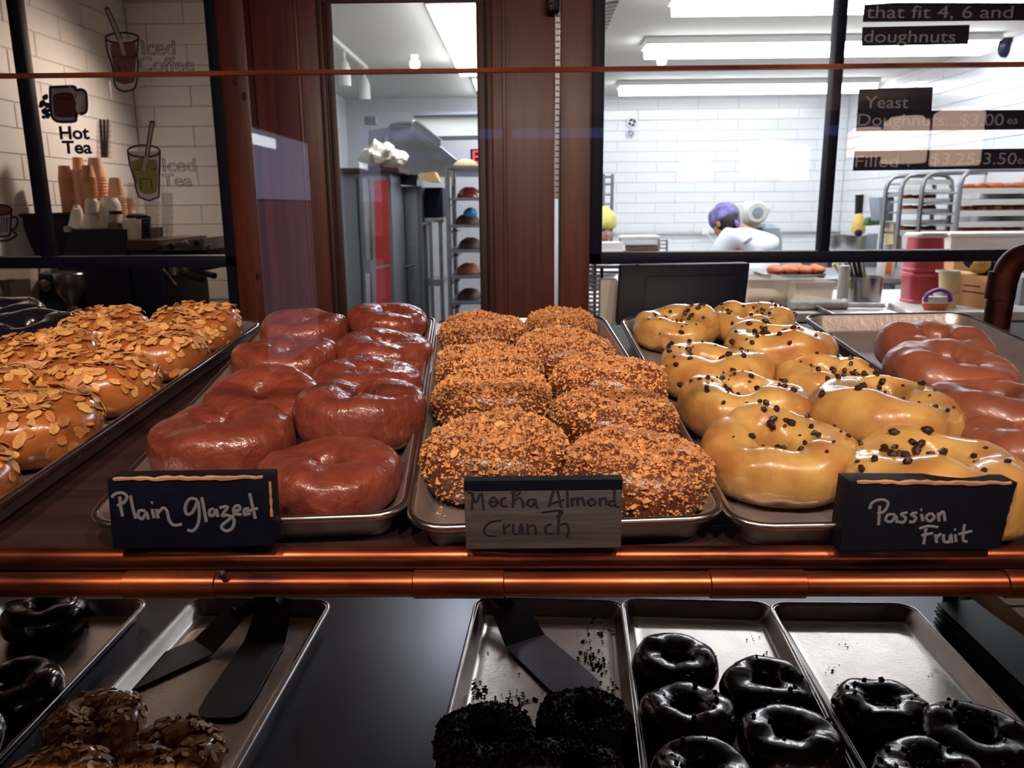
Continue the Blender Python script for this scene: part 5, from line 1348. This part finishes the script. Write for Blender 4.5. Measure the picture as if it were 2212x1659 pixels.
# black box of the machine top with cups
t = thing('cup_warmer', 'dark box with white cups on top beside the coffee machine', 'box', base(138, 493, 275, 700, YM, 0.3))
A = [at(148, 495, YM+0.05), at(270, 495, YM+0.05), at(272, 560, YM+0.05), at(132, 560, YM+0.05)]
MB().hexa([A[3], A[2], A[1], A[0]], [p+Vector((0, 0.34, 0)) for p in (A[3], A[2], A[1], A[0])]).build('box', 'black_plastic', t, bevel=0.005)
MB().box(A[3].x+0.02, A[2].x-0.02, YM+0.1, YM+0.36, NZ, A[3].z).build('base', 'black_plastic', t)
CUPZ = A[0].z
pbox(MB(), 137, 489, 148, 501, YM+0.03, 0.02).build('tag', 'grey_tub', t)
# cup stacks
def cup_stack(label, cx, yt, yb, hwt, hwb, Y, n, mt, group, tall):
    """nested cups standing mouth down: one plain cup on top, ribs of rims below"""
    P = at(cx, yb, Y); k = mpp(Y)
    t = thing('cup_stack', label, 'cup stack', (P.x, Y, P.z), group=group)
    ztop, z0 = at(cx, yt, Y).z, P.z
    ht = (ztop-z0)*tall
    MB().lathe([(hwt*k, ztop), (hwt*k*1.0, ztop-0.002), (hwb*k, ztop-ht+0.004), (hwb*k*1.03, ztop-ht+0.003), (hwb*k*1.03, ztop-ht)], 22, c=(P.x, Y, 0)).build('cup', mt, t)
    h = (ztop-ht-z0)/n
    for i in range(n):
        z = z0 + i*h
        MB().lathe([(hwb*k*0.99, z), (hwb*k*1.04, z+h*0.2), (hwb*k*1.04, z+h*0.55), (hwb*k*0.985, z+h*0.6), (hwb*k*0.985, z+h)], 22, c=(P.x, Y, 0), cap0=(i == 0), cap1=False).build('rim', mt, t)
Gc = 'kraft paper cup stacks'
YC = 3.30
zc_ = at(200, 494, YM+0.10).z
yb_ = 492
cup_stack('tall stack of brown kraft cups at the left of the cups', 155, 358, yb_, 11, 14.5, YC+0.12, 16, 'kraft_cup_dark', Gc, 0.2)
cup_stack('stack of kraft cups second from the left', 180, 366, yb_, 10, 13, YC+0.14, 18, 'kraft_cup', Gc, 0.05)
cup_stack('stack of kraft cups topped by an orange-brown cup', 204, 357, yb_, 10, 15, YC+0.05, 16, 'kraft_cup_dark', Gc, 0.2)
cup_stack('tallest stack of pale paper cups in the middle', 222, 341, yb_, 13, 19, YC+0.16, 16, 'kraft_cup', Gc, 0.28)
cup_stack('stack of pale kraft cups right of the middle', 261, 384, yb_+4, 12, 18, YC+0.14, 12, 'kraft_cup', Gc, 0.38)
cup_stack('short pale kraft cup stack at the right of the cups', 286, 428, yb_+8, 8, 12, YC+0.18, 6, 'kraft_cup', Gc, 0.5)
cup_stack('back stack of orange kraft cups half hidden at the top', 186, 340, yb_, 10, 14, YC+0.24, 10, 'kraft_cup_dark', Gc, 0.3)
def white_cup(label, cx, yt, yb, hwt, hwb, Y, tilt=0.0):
    P = at(cx, yb, Y); k = mpp(Y); h = at(cx, yt, Y).z-P.z
    t = thing('white_cup', label, 'cup', m=Matrix.Translation(P) @ Matrix.Rotation(tilt, 4, 'Y'), group='white cups on the dark box')
    MB().lathe([(hwb*k, 0), (hwb*k*1.04, 0.002), (hwb*k*1.04, 0.006), (hwb*k, 0.008), (hwt*k*1.06, h*0.72), (hwt*k*0.98, h*0.88), (hwt*k*0.82, h*0.96), (hwt*k*0.78, h)], 22).build('cup', 'white_cup', t, local=True, sharp=60)
    MB().lathe([(hwt*k*0.78, h), (hwt*k*0.78, h+0.003), (hwt*k*0.7, h+0.003)], 22).build('foot_ring', 'white_cup', t, local=True)
white_cup('white cup tipped over at the left end of the dark box', 166, 452, 493, 12, 17, YC-0.04, 0.15)
white_cup('upper white cup stacked bottom up on another cup', 201, 430, 461, 13, 15, YC-0.05)
white_cup('lower white cup under another white cup', 199, 460, 494, 14, 19, YC-0.05)
white_cup('large white tub behind the small glass jar', 243, 428, 494, 21, 22, YC+0.02)
white_cup('white cup lying behind the tipped cup', 176, 444, 493, 9, 12, YC+0.06, -0.1)
t = thing('glass_jar', 'small glass jar with a dark lid on the dark box', 'jar', (at(250, 494, YC-0.09).x, YC-0.09, at(250, 494, YC-0.09).z))
lathe_px(MB(), [(18, 494), (19, 490), (19, 472), (14, 466), (12, 464)], 250, YC-0.09).build('jar', 'clear_plastic', t)
lathe_px(MB(), [(13, 463.5), (13.5, 462), (13.5, 456), (10, 455)], 250, YC-0.09).build('lid', 'foil_dark', t)
lathe_px(MB(), [(15, 493), (16, 489), (15, 482), (8, 479)], 250, YC-0.09).build('contents', 'coffee_brown', t)
TZ = 519
t = thing('sugar_pot', 'white pot standing right of the glass jar', 'pot', (at(288, TZ, YC-0.1).x, YC-0.1, at(288, TZ, YC-0.1).z))
lathe_px(MB(), [(15, TZ), (17, 516), (19.5, 480), (20, 475), (17.5, 475), (15, 514)], 288, YC-0.1).build('pot', 'white_cup', t)
t = thing('lid_stack', 'stack of black cup lids behind the white pot', 'lids', (at(304, TZ, YC).x, YC, at(304, TZ, YC).z))
for k_ in range(8):
    y = TZ-k_*6.6
    lathe_px(MB(), [(16-k_*0.2, y), (17-k_*0.2, y-1), (17-k_*0.2, y-3), (14, y-6)], 310, YC).build('lid', 'black_plastic', t)
t = thing('large_lid', 'wide black lid on top of the black lid stack', 'lid', (at(296, 470, YC).x, YC, at(296, 470, YC).z))
lathe_px(MB(), [(21, 471), (23, 469), (22, 465), (12, 461)], 296, YC+0.02).build('lid', 'black_plastic', t)
for i, (cx, yt, yb, hw, lab) in enumerate(((362, 416, TZ-2, 12, 'tall stack of clear plastic cups at the right'), (331, 428, TZ, 13, 'stack of clear plastic cups beside the black lids'), (289, 395, 470, 12, 'clear plastic cups standing behind the kraft stacks'), (225, 262, 342, 14, 'clear tube of straws above the kraft cups'))):
    Yc = YC+0.02 if i < 2 else YC+0.2
    P = at(cx, yb, Yc); t = thing('clear_cup_stack', lab, 'cup stack', (P.x, Yc, P.z), group='clear cup stacks')
    n = 7
    for k_ in range(n):
        ya, yb2 = yb+(yt-yb)*k_/n, yb+(yt-yb)*(k_+1)/n
        lathe_px(MB(), [(hw, ya), (hw*1.06, ya-1), (hw*1.06, ya-3), (hw*0.97, ya-3.5), (hw*0.92, yb2)], cx, Yc, 16).build('cup', 'clear_plastic', t)
    if i == 3:
        for k_ in range(3):
            MB().tube([at(cx-4+5*k_, yb-2, Yc), at(cx-8+8*k_, yt-4, Yc)], 0.006, 6).build('straw', 'coffee_brown', t)
# hopper with a wide dark plate, grinder, column, canister
t = thing('coffee_hopper', 'black hopper with a wide flat lid behind the mullion', 'hopper', (at(88, 560, YC).x, YC, NZ))
MB().loft([[at(x, y, YC)+Vector((0, dy, 0)) for x, dy in ((xa, 0), (xb, 0), (xb, .18), (xa, .18))] for xa, xb, y in ((78, 140, 560), (42, 146, 472), (44, 146, 465))]).build('funnel', 'black_plastic', t, bevel=0.004)
quad(MB(), ((30, 462), (152, 458), (152, 465), (33, 469)), YC-0.02, 0.24).build('lid', 'foil_dark', t, bevel=0.003)
e = ext(85, 560, 135, 690, YC); MB().box(e[0], e[1], YC+0.02, YC+0.16, NZ, e[3]).build('stand', 'black_plastic', t)
YG = 2.84
t = thing('coffee_grinder', 'black coffee grinder with a dial and chrome hopper', 'grinder', (at(120, 700, YG).x, YG+0.1, NZ))
e = ext(72, 592, 128, 690, YG); MB().box(e[0], e[1], YG, YG+0.18, NZ, e[3]).build('body', 'black_plastic', t, bevel=0.01)
c = at(98, 617, YG-0.004)
MB().lathe([(0.020, 0), (0.022, 0.004), (0.018, 0.008), (0.012, 0.008), (0.010, 0.014), (0.004, 0.015)], 20, m=Matrix.Translation(c) @ Matrix.Rotation(pi/2, 4, 'X')).build('dial', 'steel', t)
lathe_px(MB(), [(18, 592), (19, 588), (18, 577), (12, 574)], 106, YG+0.08).build('cap', 'steel', t)
lathe_px(MB(), [(20, 684), (20, 672), (12, 662), (31, 628), (32, 592), (30, 590), (28, 594)], 158, YG+0.04, 22).build('hopper', 'steel', t)
lathe_px(MB(), [(22, 700), (22, 685), (18, 684)], 158, YG+0.04, 18).build('hopper_base', 'steel_rough', t)
t = thing('pale_column', 'cream column at the left edge below the black rail', 'column', base(-60, 575, 70, 700, 2.78))
quad(MB(), ((-60, 560), (62, 560), (72, 720), (-60, 720)), 2.78, 0.05).build('panel', 'foam_box', t, bevel=0.003)
t = thing('steel_canister', 'small steel canister in front of the cream column', 'canister', (at(12, 690, 2.70).x, 2.70, NZ))
lathe_px(MB(), [(18, 690), (19, 688), (19, 610), (16, 606)], 10, 2.71).build('can', 'steel', t)
lathe_px(MB(), [(19.5, 609), (19.5, 603), (12, 601)], 10, 2.71).build('lid', 'steel_rough', t)
for o_ in ('pale_column',): bpy.data.objects[o_].location.z += 0.0

# ------------------------------------------------------------------ painted decals on the panes
YD = YP-0.0035
def crop_a(x, y): return (x/3.95, y/3.95)
def crop_b(x, y): return (x/3.95, 380+y/3.95)
def crop_7(x, y): return (1652+x/3.95, y/3.95)
def fill(t, pts, mt, crop, layer, name='paint'):
    P = [at(*crop(x, y), YD) for x, y in pts]; y1 = YD-0.0008*layer
    MB().loft([[Vector((p.x, y1, p.z)) for p in P], [Vector((p.x, y1+0.0006, p.z)) for p in P]]).build(name, mt, t)
def line(t, pts, mt, crop, layer, w=0.0028, closed=False, sm=True, name='outline'):
    P = [at(*crop(x, y), YD) for x, y in pts]
    P = [Vector((p.x, YD-0.0008*layer, p.z)) for p in P]
    if sm and len(P) > 2: P = smooth_path(P, 5, closed)
    mm = MB(); mm.tube(P, w, 6, closed)
    mm.v = [(v[0], YD-0.0008*layer+(v[1]-(YD-0.0008*layer))*0.15, v[2]) for v in mm.v]
    mm.build(name, mt, t)
def ell(cx, cy, rx, ry, n=20): return [(cx+rx*cos(2*pi*k/n), cy+ry*sin(2*pi*k/n)) for k in range(n)]
def decal_text(t, body, x0, x1, base_y, cap_px, crop, mt, outline=0.0, layer=2, weight=0.0, fit=True):
    a, b = at(*crop(x0, base_y), YD), at(*crop(x1, base_y), YD)
    y1 = YD-0.0008*layer
    s = 1.0
    o = text_obj(body, s, mt, t, None, outline=0, weight=weight, extrude=0.0)
    me = o.data; xs = [v.co.x for v in me.vertices]; ys = [v.co.y for v in me.vertices]
    w = max(xs)-min(xs)
    fx = (b.x-a.x)/w
    capm = cap_px/3.95*mpp(YP, 100); fy = capm/0.70
    bpy.data.objects.remove(o); 
    if outline:
        o = text_obj(body, 1.0, mt, t, None, outline=outline/((fx+fy)/2))
    else:
        o = text_obj(body, 1.0, mt, t, None, outline=0, weight=weight, extrude=0.0)
    x_min = min(v.co.x for v in o.data.vertices)
    rot = atan2(b.z-a.z, b.x-a.x)
    o.matrix_basis = M_of(t).inverted() @ Matrix.Translation((a.x, y1, a.z)) @ Matrix.Rotation(-rot, 4, 'Y') @ UPRIGHT @ Matrix.Diagonal((fx, fy, 0.15 if outline else 1.0, 1)) @ Matrix.Translation((-x_min, 0, 0))
    return o
def decal(label, x, y): return thing('window_decal', label, 'decal', at(x, y, YD), group='painted window decals')
t = decal('iced coffee glass and outlined words Iced Coffee on the window', 290, 190)
fill(t, [(912, 335), (1178, 335), (1172, 470), (1180, 560), (1155, 735), (1100, 772), (1040, 772), (990, 725), (968, 580), (922, 440)], 'decal_ice', crop_a, 1, 'glass_tint')
fill(t, [(945, 375), (1040, 365), (1158, 362), (1164, 480), (1148, 700), (1060, 722), (992, 695), (968, 560), (948, 450)], 'coffee_brown', crop_a, 2, 'drink')
for pts in ([(960, 490), (1000, 480), (1035, 500)], [(1040, 500), (1080, 485), (1120, 500)], [(1120, 495), (1170, 470)], [(1000, 560), (1030, 600), (1000, 650)], [(1060, 560), (1090, 600)]): line(t, pts, 'decal_dark', crop_a, 3, 0.0015, name='ice_line')
line(t, [(905, 335), (920, 440), (965, 580), (985, 725), (1040, 775), (1100, 775), (1160, 738), (1182, 560), (1172, 470), (1185, 330)], 'decal_dark', crop_a, 3)
line(t, ell(1045, 325, 140, 44), 'decal_dark', crop_a, 3, closed=True)
fill(t, [(905, 85), (935, 72), (1045, 325), (1080, 480), (1050, 470), (1010, 340)], 'decal_grey', crop_a, 4, 'straw')
line(t, [(905, 85), (1010, 345)], 'decal_dark', crop_a, 5, 0.0018); line(t, [(935, 72), (1048, 330)], 'decal_dark', crop_a, 5, 0.0018); line(t, [(905, 85), (918, 70), (935, 72)], 'decal_dark', crop_a, 5, 0.003)
decal_text(t, 'Iced', 1215, 1495, 468, 118, crop_a, 'decal_dark', outline=0.0008)
decal_text(t, 'Coffee', 1190, 1655, 610, 118, crop_a, 'decal_dark', outline=0.0008)
t = decal('hot tea mug with a leaf sprig and words Hot Tea on the window', 150, 330)
fill(t, [(432, 760), (460, 745), (600, 738), (645, 745), (655, 770), (700, 765), (738, 800), (742, 940), (700, 970), (670, 960), (655, 1000), (640, 1035), (520, 1040), (465, 1020), (440, 960)], 'decal_grey', crop_a, 1, 'mug')
fill(t, [(660, 810), (690, 806), (705, 830), (700, 920), (680, 940), (655, 900)], 'decal_ice', crop_a, 2, 'handle_gap')
fill(t, [(465, 812), (540, 795), (640, 805), (650, 960), (640, 985), (500, 985), (475, 960)], 'tea_red', crop_a, 2, 'drink')
line(t, ell(555, 820, 85, 25), 'decal_dark', crop_a, 3, 0.002, True)
line(t, [(432, 760), (460, 745), (600, 738), (645, 745), (655, 770), (700, 765), (738, 800), (742, 940), (700, 972), (668, 960), (655, 1000), (640, 1035), (520, 1040), (465, 1020), (440, 960)], 'decal_dark', crop_a, 3, 0.004, True)
line(t, [(465, 812), (475, 960), (500, 988), (640, 988), (652, 960), (645, 812)], 'decal_dark', crop_a, 3, 0.003)
line(t, [(595, 735), (640, 820), (660, 880), (685, 930)], 'decal_ice', crop_a, 4, 0.002)
fill(t, [(650, 890), (672, 885), (700, 950), (680, 970), (655, 950)], 'decal_ice', crop_a, 5, 'tea_tag')
g = random.Random(4)
for (x, y, r) in ((390, 830, 26), (365, 880, 28), (405, 900, 26), (385, 950, 30), (410, 985, 26), (375, 1000, 18), (350, 905, 16), (425, 940, 18)):
    fill(t, [(x+r*(0.8+0.4*g.random())*cos(a), y+r*(0.8+0.4*g.random())*sin(a)) for a in [2*pi*k/9 for k in range(9)]], 'decal_dark', crop_a, 2, 'leaf')
decal_text(t, 'Hot', 515, 770, 1185, 105, crop_a, 'decal_dark', weight=0.03)
decal_text(t, 'Tea', 540, 790, 1308, 105, crop_a, 'decal_dark', weight=0.03)
t = decal('iced green tea glass and outlined words Iced Tea on the window', 320, 430)
fill(t, [(1092, 1290), (1368, 1290), (1362, 1560), (1360, 1670), (1275, 1706), (1188, 1680), (1165, 1600), (1130, 1480)], 'decal_ice', crop_a, 1, 'glass_tint')
fill(t, [(1120, 1380), (1230, 1345), (1340, 1370), (1348, 1560), (1335, 1640), (1270, 1662), (1200, 1640), (1170, 1570), (1140, 1480)], 'tea_green', crop_a, 2, 'drink')
line(t, [(1092, 1290), (1110, 1400), (1146, 1520)], 'decal_dark', crop_a, 3)
line(t, [(1145, 0), (1165, 110), (1185, 180), (1275, 212), (1360, 178), (1362, 60), (1360, -60)], 'decal_dark', crop_b, 3, sm=False)
line(t, [(1368, 1290), (1366, 1420), (1362, 1500)], 'decal_dark', crop_a, 3)
line(t, ell(1230, 1290, 138, 50), 'decal_dark', crop_a, 3, closed=True)
fill(t, [(1285, 1045), (1322, 1050), (1270, 1340), (1240, 1460), (1215, 1450), (1240, 1330)], 'decal_grey', crop_a, 4, 'straw')
line(t, [(1285, 1045), (1245, 1330)], 'decal_dark', crop_a, 5, 0.0018); line(t, [(1322, 1050), (1272, 1335)], 'decal_dark', crop_a, 5, 0.0018); line(t, [(1285, 1045), (1305, 1038), (1322, 1050)], 'decal_dark', crop_a, 5, 0.003)
for pts in ([(1150, 1445), (1190, 1450)], [(1290, 1450), (1340, 1435)], [(1200, 1520), (1210, 1620)], [(1290, 1520), (1300, 1610)], [(1220, 1520), (1280, 1530)]): line(t, pts, 'decal_dark', crop_a, 3, 0.0015, name='ice_line')
decal_text(t, 'Iced', 1395, 1670, 1462, 112, crop_a, 'decal_dark', outline=0.0008)
decal_text(t, 'Tea', 1390, 1640, 1588, 105, crop_a, 'decal_dark', outline=0.0008)
t = decal('coffee cup and saucer painted at the left edge of the window', 15, 490)
fill(t, [(-60, 300), (95, 300), (85, 500), (-60, 510)], 'decal_grey', crop_b, 1, 'cup')
fill(t, ell(0, 290, 95, 36), 'coffee_brown', crop_b, 2, 'coffee')
line(t, ell(0, 290, 105, 42), 'decal_dark', crop_b, 3, 0.0035, True)
line(t, [(100, 310), (95, 420), (85, 500), (40, 515), (-40, 515)], 'decal_dark', crop_b, 3, 0.0035)
line(t, [(100, 350), (145, 355), (155, 400), (130, 450), (90, 465)], 'decal_dark', crop_b, 3, 0.004)
line(t, [(90, 465), (140, 490), (130, 520), (60, 550), (-40, 555)], 'decal_dark', crop_b, 3, 0.0035)
for x in (20, 40, 58, 72): line(t, [(x, 350), (x-6, 480)], 'decal_dark', crop_b, 3, 0.0014, name='stripe')
# price list on the right window
RT_ = 'decal_letter'
def plate(t, pts): fill(t, pts, 'decal_dark', crop_7, 1, 'plate')
t = decal('dark strip lettered that fit 4, 6 and at the top right window', 2000, 45)
plate(t, [(848, 40), (1110, 22), (2500, 25), (2500, 172), (835, 188)])
decal_text(t, 'that fit 4, 6 and', 862, 2110, 155, 98, crop_7, RT_)
t = decal('dark strip lettered doughnuts on the right window', 1970, 90)
plate(t, [(832, 232), (1748, 212), (1735, 378), (825, 395)])
decal_text(t, 'doughnuts', 842, 1620, 362, 98, crop_7, RT_)
t = decal('dark price strip lettered Yeast Doughnuts 3.00 on the right window', 1960, 270)
plate(t, [(803, 760), (1435, 742), (1422, 945), (2500, 935), (2500, 1102), (778, 1120)])
decal_text(t, 'Yeast', 850, 1220, 922, 98, crop_7, RT_)
decal_text(t, 'Doughnuts...$3.00', 790, 2030, 1072, 98, crop_7, RT_)
decal_text(t, 'ea', 2065, 2155, 1058, 66, crop_7, RT_)
t = decal('dark price strip lettered Filled 3.25-3.50 on the right window', 1960, 360)
plate(t, [(765, 1290), (2500, 1262), (2500, 1432), (750, 1458)])
decal_text(t, 'Filled', 768, 1132, 1425, 98, crop_7, RT_)
decal_text(t, '.', 1210, 1235, 1420, 98, crop_7, RT_)
decal_text(t, '$3.25-3.50', 1410, 2140, 1402, 98, crop_7, RT_)
decal_text(t, 'ea', 2152, 2240, 1398, 66, crop_7, RT_)

# ------------------------------------------------------------------ people
def skin_mesh(name, joints, edges, sub=2, root=0):
    me = bpy.data.meshes.new(name); me.from_pydata([j[0] for j in joints], edges, [])
    o = bpy.data.objects.new(name+'_source', me); COL.objects.link(o)
    md = o.modifiers.new('skin', 'SKIN'); md.use_smooth_shade = True; md.branch_smoothing = 0.3
    for i, j in enumerate(joints):
        r = j[1]; me.skin_vertices[0].data[i].radius = (r, r) if not isinstance(r, tuple) else r
    me.skin_vertices[0].data[root].use_root = True
    sd = o.modifiers.new('sub', 'SUBSURF'); sd.levels = sub; sd.render_levels = sub
    dg = bpy.context.evaluated_depsgraph_get()
    out = bpy.data.meshes.new_from_object(o.evaluated_get(dg)); out.name = name
    bpy.data.objects.remove(o)
    for p in out.polygons: p.use_smooth = True
    return out
def hand_joints(J, E, wrist_i, wrist, dirv, side, palm=0.085):
    """palm and five bent fingers continuing from a wrist joint"""
    d = dirv.normalized(); s = d.cross(Vector((0, 0, 1))).normalized()*side; n = s.cross(d)
    k = len(J); J.append((wrist+d*palm*0.55, 0.030)); E.append((wrist_i, k))
    for i, (off, L) in enumerate(((-0.026, 0.062), (-0.009, 0.074), (0.009, 0.070), (0.026, 0.054))):
        a = wrist+d*palm+s*off; b = a+d*L*0.5-Vector((0, 0, 0.010)); c = a+d*L*0.85-Vector((0, 0, 0.030))
        q = len(J); J += [(a, 0.011), (b, 0.0095), (c, 0.0085)]; E += [(k, q), (q, q+1), (q+1, q+2)]
    a = wrist+d*0.03-s*0.034; q = len(J)
    J += [(a, 0.012), (a+d*0.03-s*0.022-Vector((0, 0, 0.008)), 0.0105), (a+d*0.058-s*0.026-Vector((0, 0, 0.02)), 0.009)]
    E += [(k, q), (q, q+1), (q+1, q+2)]
V = Vector
def person_figure(label, hx, hy, hz, shoulder_c, pelvis, headdir, sk, cap, shirt, pose):
    """hx.. head centre; body leaning from pelvis to shoulders; arms reach for the table"""
    H = V((hx, hy, hz)); S = V(shoulder_c); Pv = V(pelvis)
    t = thing('person', label, 'person', (Pv.x, Pv.y, 0))
    rt = pose['right']; fw = pose['fwd']
    neck = S.lerp(H, 0.45)+V((0, 0, 0.01))
    J = [(Pv, 0.15), (Pv.lerp(S, 0.5), 0.135), (S-V((0, 0, 0.05)), 0.115), (neck, 0.055), (H-V((0, 0, 0.06)), 0.075), (H+V((0, 0, 0.03)), 0.092), (H+V((0, 0, 0.085)), 0.07)]
    E_ = [(0, 1), (1, 2), (2, 3), (3, 4), (4, 5), (5, 6)]
    sh = {}
    for sd in (-1, 1):
        s0 = S+rt*0.17*sd-V((0, 0, 0.04)); el = s0 + rt*0.07*sd + fw*0.10 - V((0, 0, 0.27)); wr = el + fw*0.23 - rt*0.05*sd - V((0, 0, 0.02))
        k = len(J); J += [(s0, 0.062), (s0.lerp(el, .5), 0.048), (el, 0.042), (el.lerp(wr, .5), 0.038), (wr, 0.027)]
        E_ += [(2, k), (k, k+1), (k+1, k+2), (k+2, k+3), (k+3, k+4)]
        hand_joints(J, E_, k+4, wr, (wr-el), sd); sh[sd] = (s0, el)
        hp = Pv+rt*0.09*sd-V((0, 0, 0.06)); kn = V((hp.x, hp.y, Pv.z*0.52))+fw*0.03; an = V((hp.x, hp.y, 0.08)); to = an+fw*0.16-V((0, 0, 0.045))
        k = len(J); J += [(hp, 0.095), (hp.lerp(kn, .5), 0.082), (kn, 0.06), (kn.lerp(an, .4), 0.056), (an, 0.04), (to, 0.034)]
        E_ += [(0, k), (k, k+1), (k+1, k+2), (k+2, k+3), (k+3, k+4), (k+4, k+5)]
    inv = M_of(t).inverted()
    put('body', skin_mesh('body', [(inv @ a, r) for a, r in J], E_), sk, t)
    # shirt with short sleeves
    J = [(Pv+V((0, 0, -0.10)), 0.20), (Pv.lerp(S, 0.5), 0.20), (S-V((0, 0, 0.06)), 0.19), (S+(neck-S)*0.35, 0.085)]; E_ = [(0, 1), (1, 2), (2, 3)]
    for sd in (-1, 1):
        s0, el = sh[sd]; k = len(J); J += [(s0, 0.112), (s0.lerp(el, .45), 0.098), (s0.lerp(el, .66), 0.092)]; E_ += [(2, k), (k, k+1), (k+1, k+2)]
    put('shirt', skin_mesh('shirt', [(inv @ a, r) for a, r in J], E_), shirt, t)
    J = [(Pv-V((0, 0, 0.02)), 0.170)]; E_ = []
    for sd in (-1, 1):
        hp = Pv+rt*0.09*sd-V((0, 0, 0.06)); kn = V((hp.x, hp.y, Pv.z*0.52))+fw*0.03; an = V((hp.x, hp.y, 0.12))
        k = len(J); J += [(hp, 0.115), (kn, 0.085), (an, 0.07)]; E_ += [(0, k), (k, k+1), (k+1, k+2)]
    put('trousers', skin_mesh('trousers', [(inv @ a, r) for a, r in J], E_, 1), 'shirt_white', t)
    # head: hair, cap, ears, face
    hd = headdir.normalized(); hs = hd.cross(V((0, 0, 1))).normalized()
    up_ = hs.cross(hd).normalized()
    M3 = Matrix((hs, hd, up_)).transposed()
    def head_ball(name, mt, c, rx, ry, rz, cut=None, rough=0.0):
        mm = MB(); mm.ball((0, 0, 0), rx, ry, rz, 24, 16); vs = []
        for p in mm.v:
            p = V(p)
            if cut is not None and p.z < cut: p.z = cut + (p.z-cut)*0.12
            if rough: p += p.normalized()*rough*noise.noise(p*22)
            vs.append(tuple(M3 @ p + c))
        mm.v = vs; mm.build(name, mt, t, sharp=180)
    head_ball('hair', 'hair', H+M3 @ V((0, -0.022, -0.01)), 0.094, 0.098, 0.108)
    head_ball('cap', cap, H+M3 @ V((0, -0.004, 0.035)), 0.112, 0.124, 0.105, cut=-0.035, rough=0.012)
    for k in range(2): head_ball('cap_tie', cap, H+M3 @ V((0.012-0.03*k, -0.108, -0.045-0.03*k)), 0.016, 0.012, 0.036)
    for sd in (-1, 1): head_ball('ear', sk, H+M3 @ V((0.094*sd, -0.004, -0.018)), 0.012, 0.020, 0.032)
    head_ball('face', sk, H+M3 @ V((0, 0.030, -0.040)), 0.076, 0.078, 0.098)
    head_ball('nose', sk, H+M3 @ V((0, 0.108, -0.040)), 0.014, 0.020, 0.022)
    for sd in (-1, 1): head_ball('eye', 'hair', H+M3 @ V((0.032*sd, 0.094, -0.012)), 0.013, 0.010, 0.007)
    head_ball('mouth', 'red_label', H+M3 @ V((0, 0.094, -0.088)), 0.024, 0.010, 0.007)
    return t
# baker seen from behind, bending to the left
hc = at(1566, 478, 6.35)
Sc = at(1618, 503, 6.28); Pc = at(1648, 585, 6.15)
t = person_figure('person with a purple cap and white shirt bending over, back to us', hc.x, hc.y, hc.z-0.0, (Sc.x, Sc.y, Sc.z-0.02), (Pc.x, Pc.y, 0.98), V((-0.55, 0.75, -0.5)), 'skin', 'cap_purple', 'shirt_white',
              dict(right=V((0.88, 0.25, -0.18)).normalized(), fwd=V((-0.30, 0.95, 0)).normalized()))
# faint print on the back of the shirt
from mathutils.bvhtree import BVHTree
sh_o = [c for c in t.children if c.name.startswith('shirt')][0]
bv = BVHTree.FromPolygons([M_of(sh_o) @ v.co for v in sh_o.data.vertices], [tuple(p.vertices) for p in sh_o.data.polygons])
for (xa_, ya_, xb_, yb_) in ((1606, 525, 1623, 513), (1608, 527, 1625, 516)):
    pth = []
    for f_ in range(7):
        d_ = ray(xa_+(xb_-xa_)*f_/6, ya_+(yb_-ya_)*f_/6).normalized(); hit = bv.ray_cast(EYE, d_)
        if hit[0] is not None: pth.append(hit[0]-d_*0.001)
    if len(pth) > 2: MB().tube(pth, 0.006, 6).build('print', 'decal_grey', t)
hp_ = at(1300, 486, 6.45)
person_figure('person with a yellow cap half hidden by the black window jamb', hp_.x, hp_.y, hp_.z, (hp_.x-0.02, hp_.y+0.05, hp_.z-0.24), (hp_.x-0.03, hp_.y+0.08, 0.95), V((0.35, -0.8, -0.25)), 'skin_pale', 'cap_yellow', 'shirt_white',
              dict(right=V((-1, 0, 0)), fwd=V((0, -1, 0))))
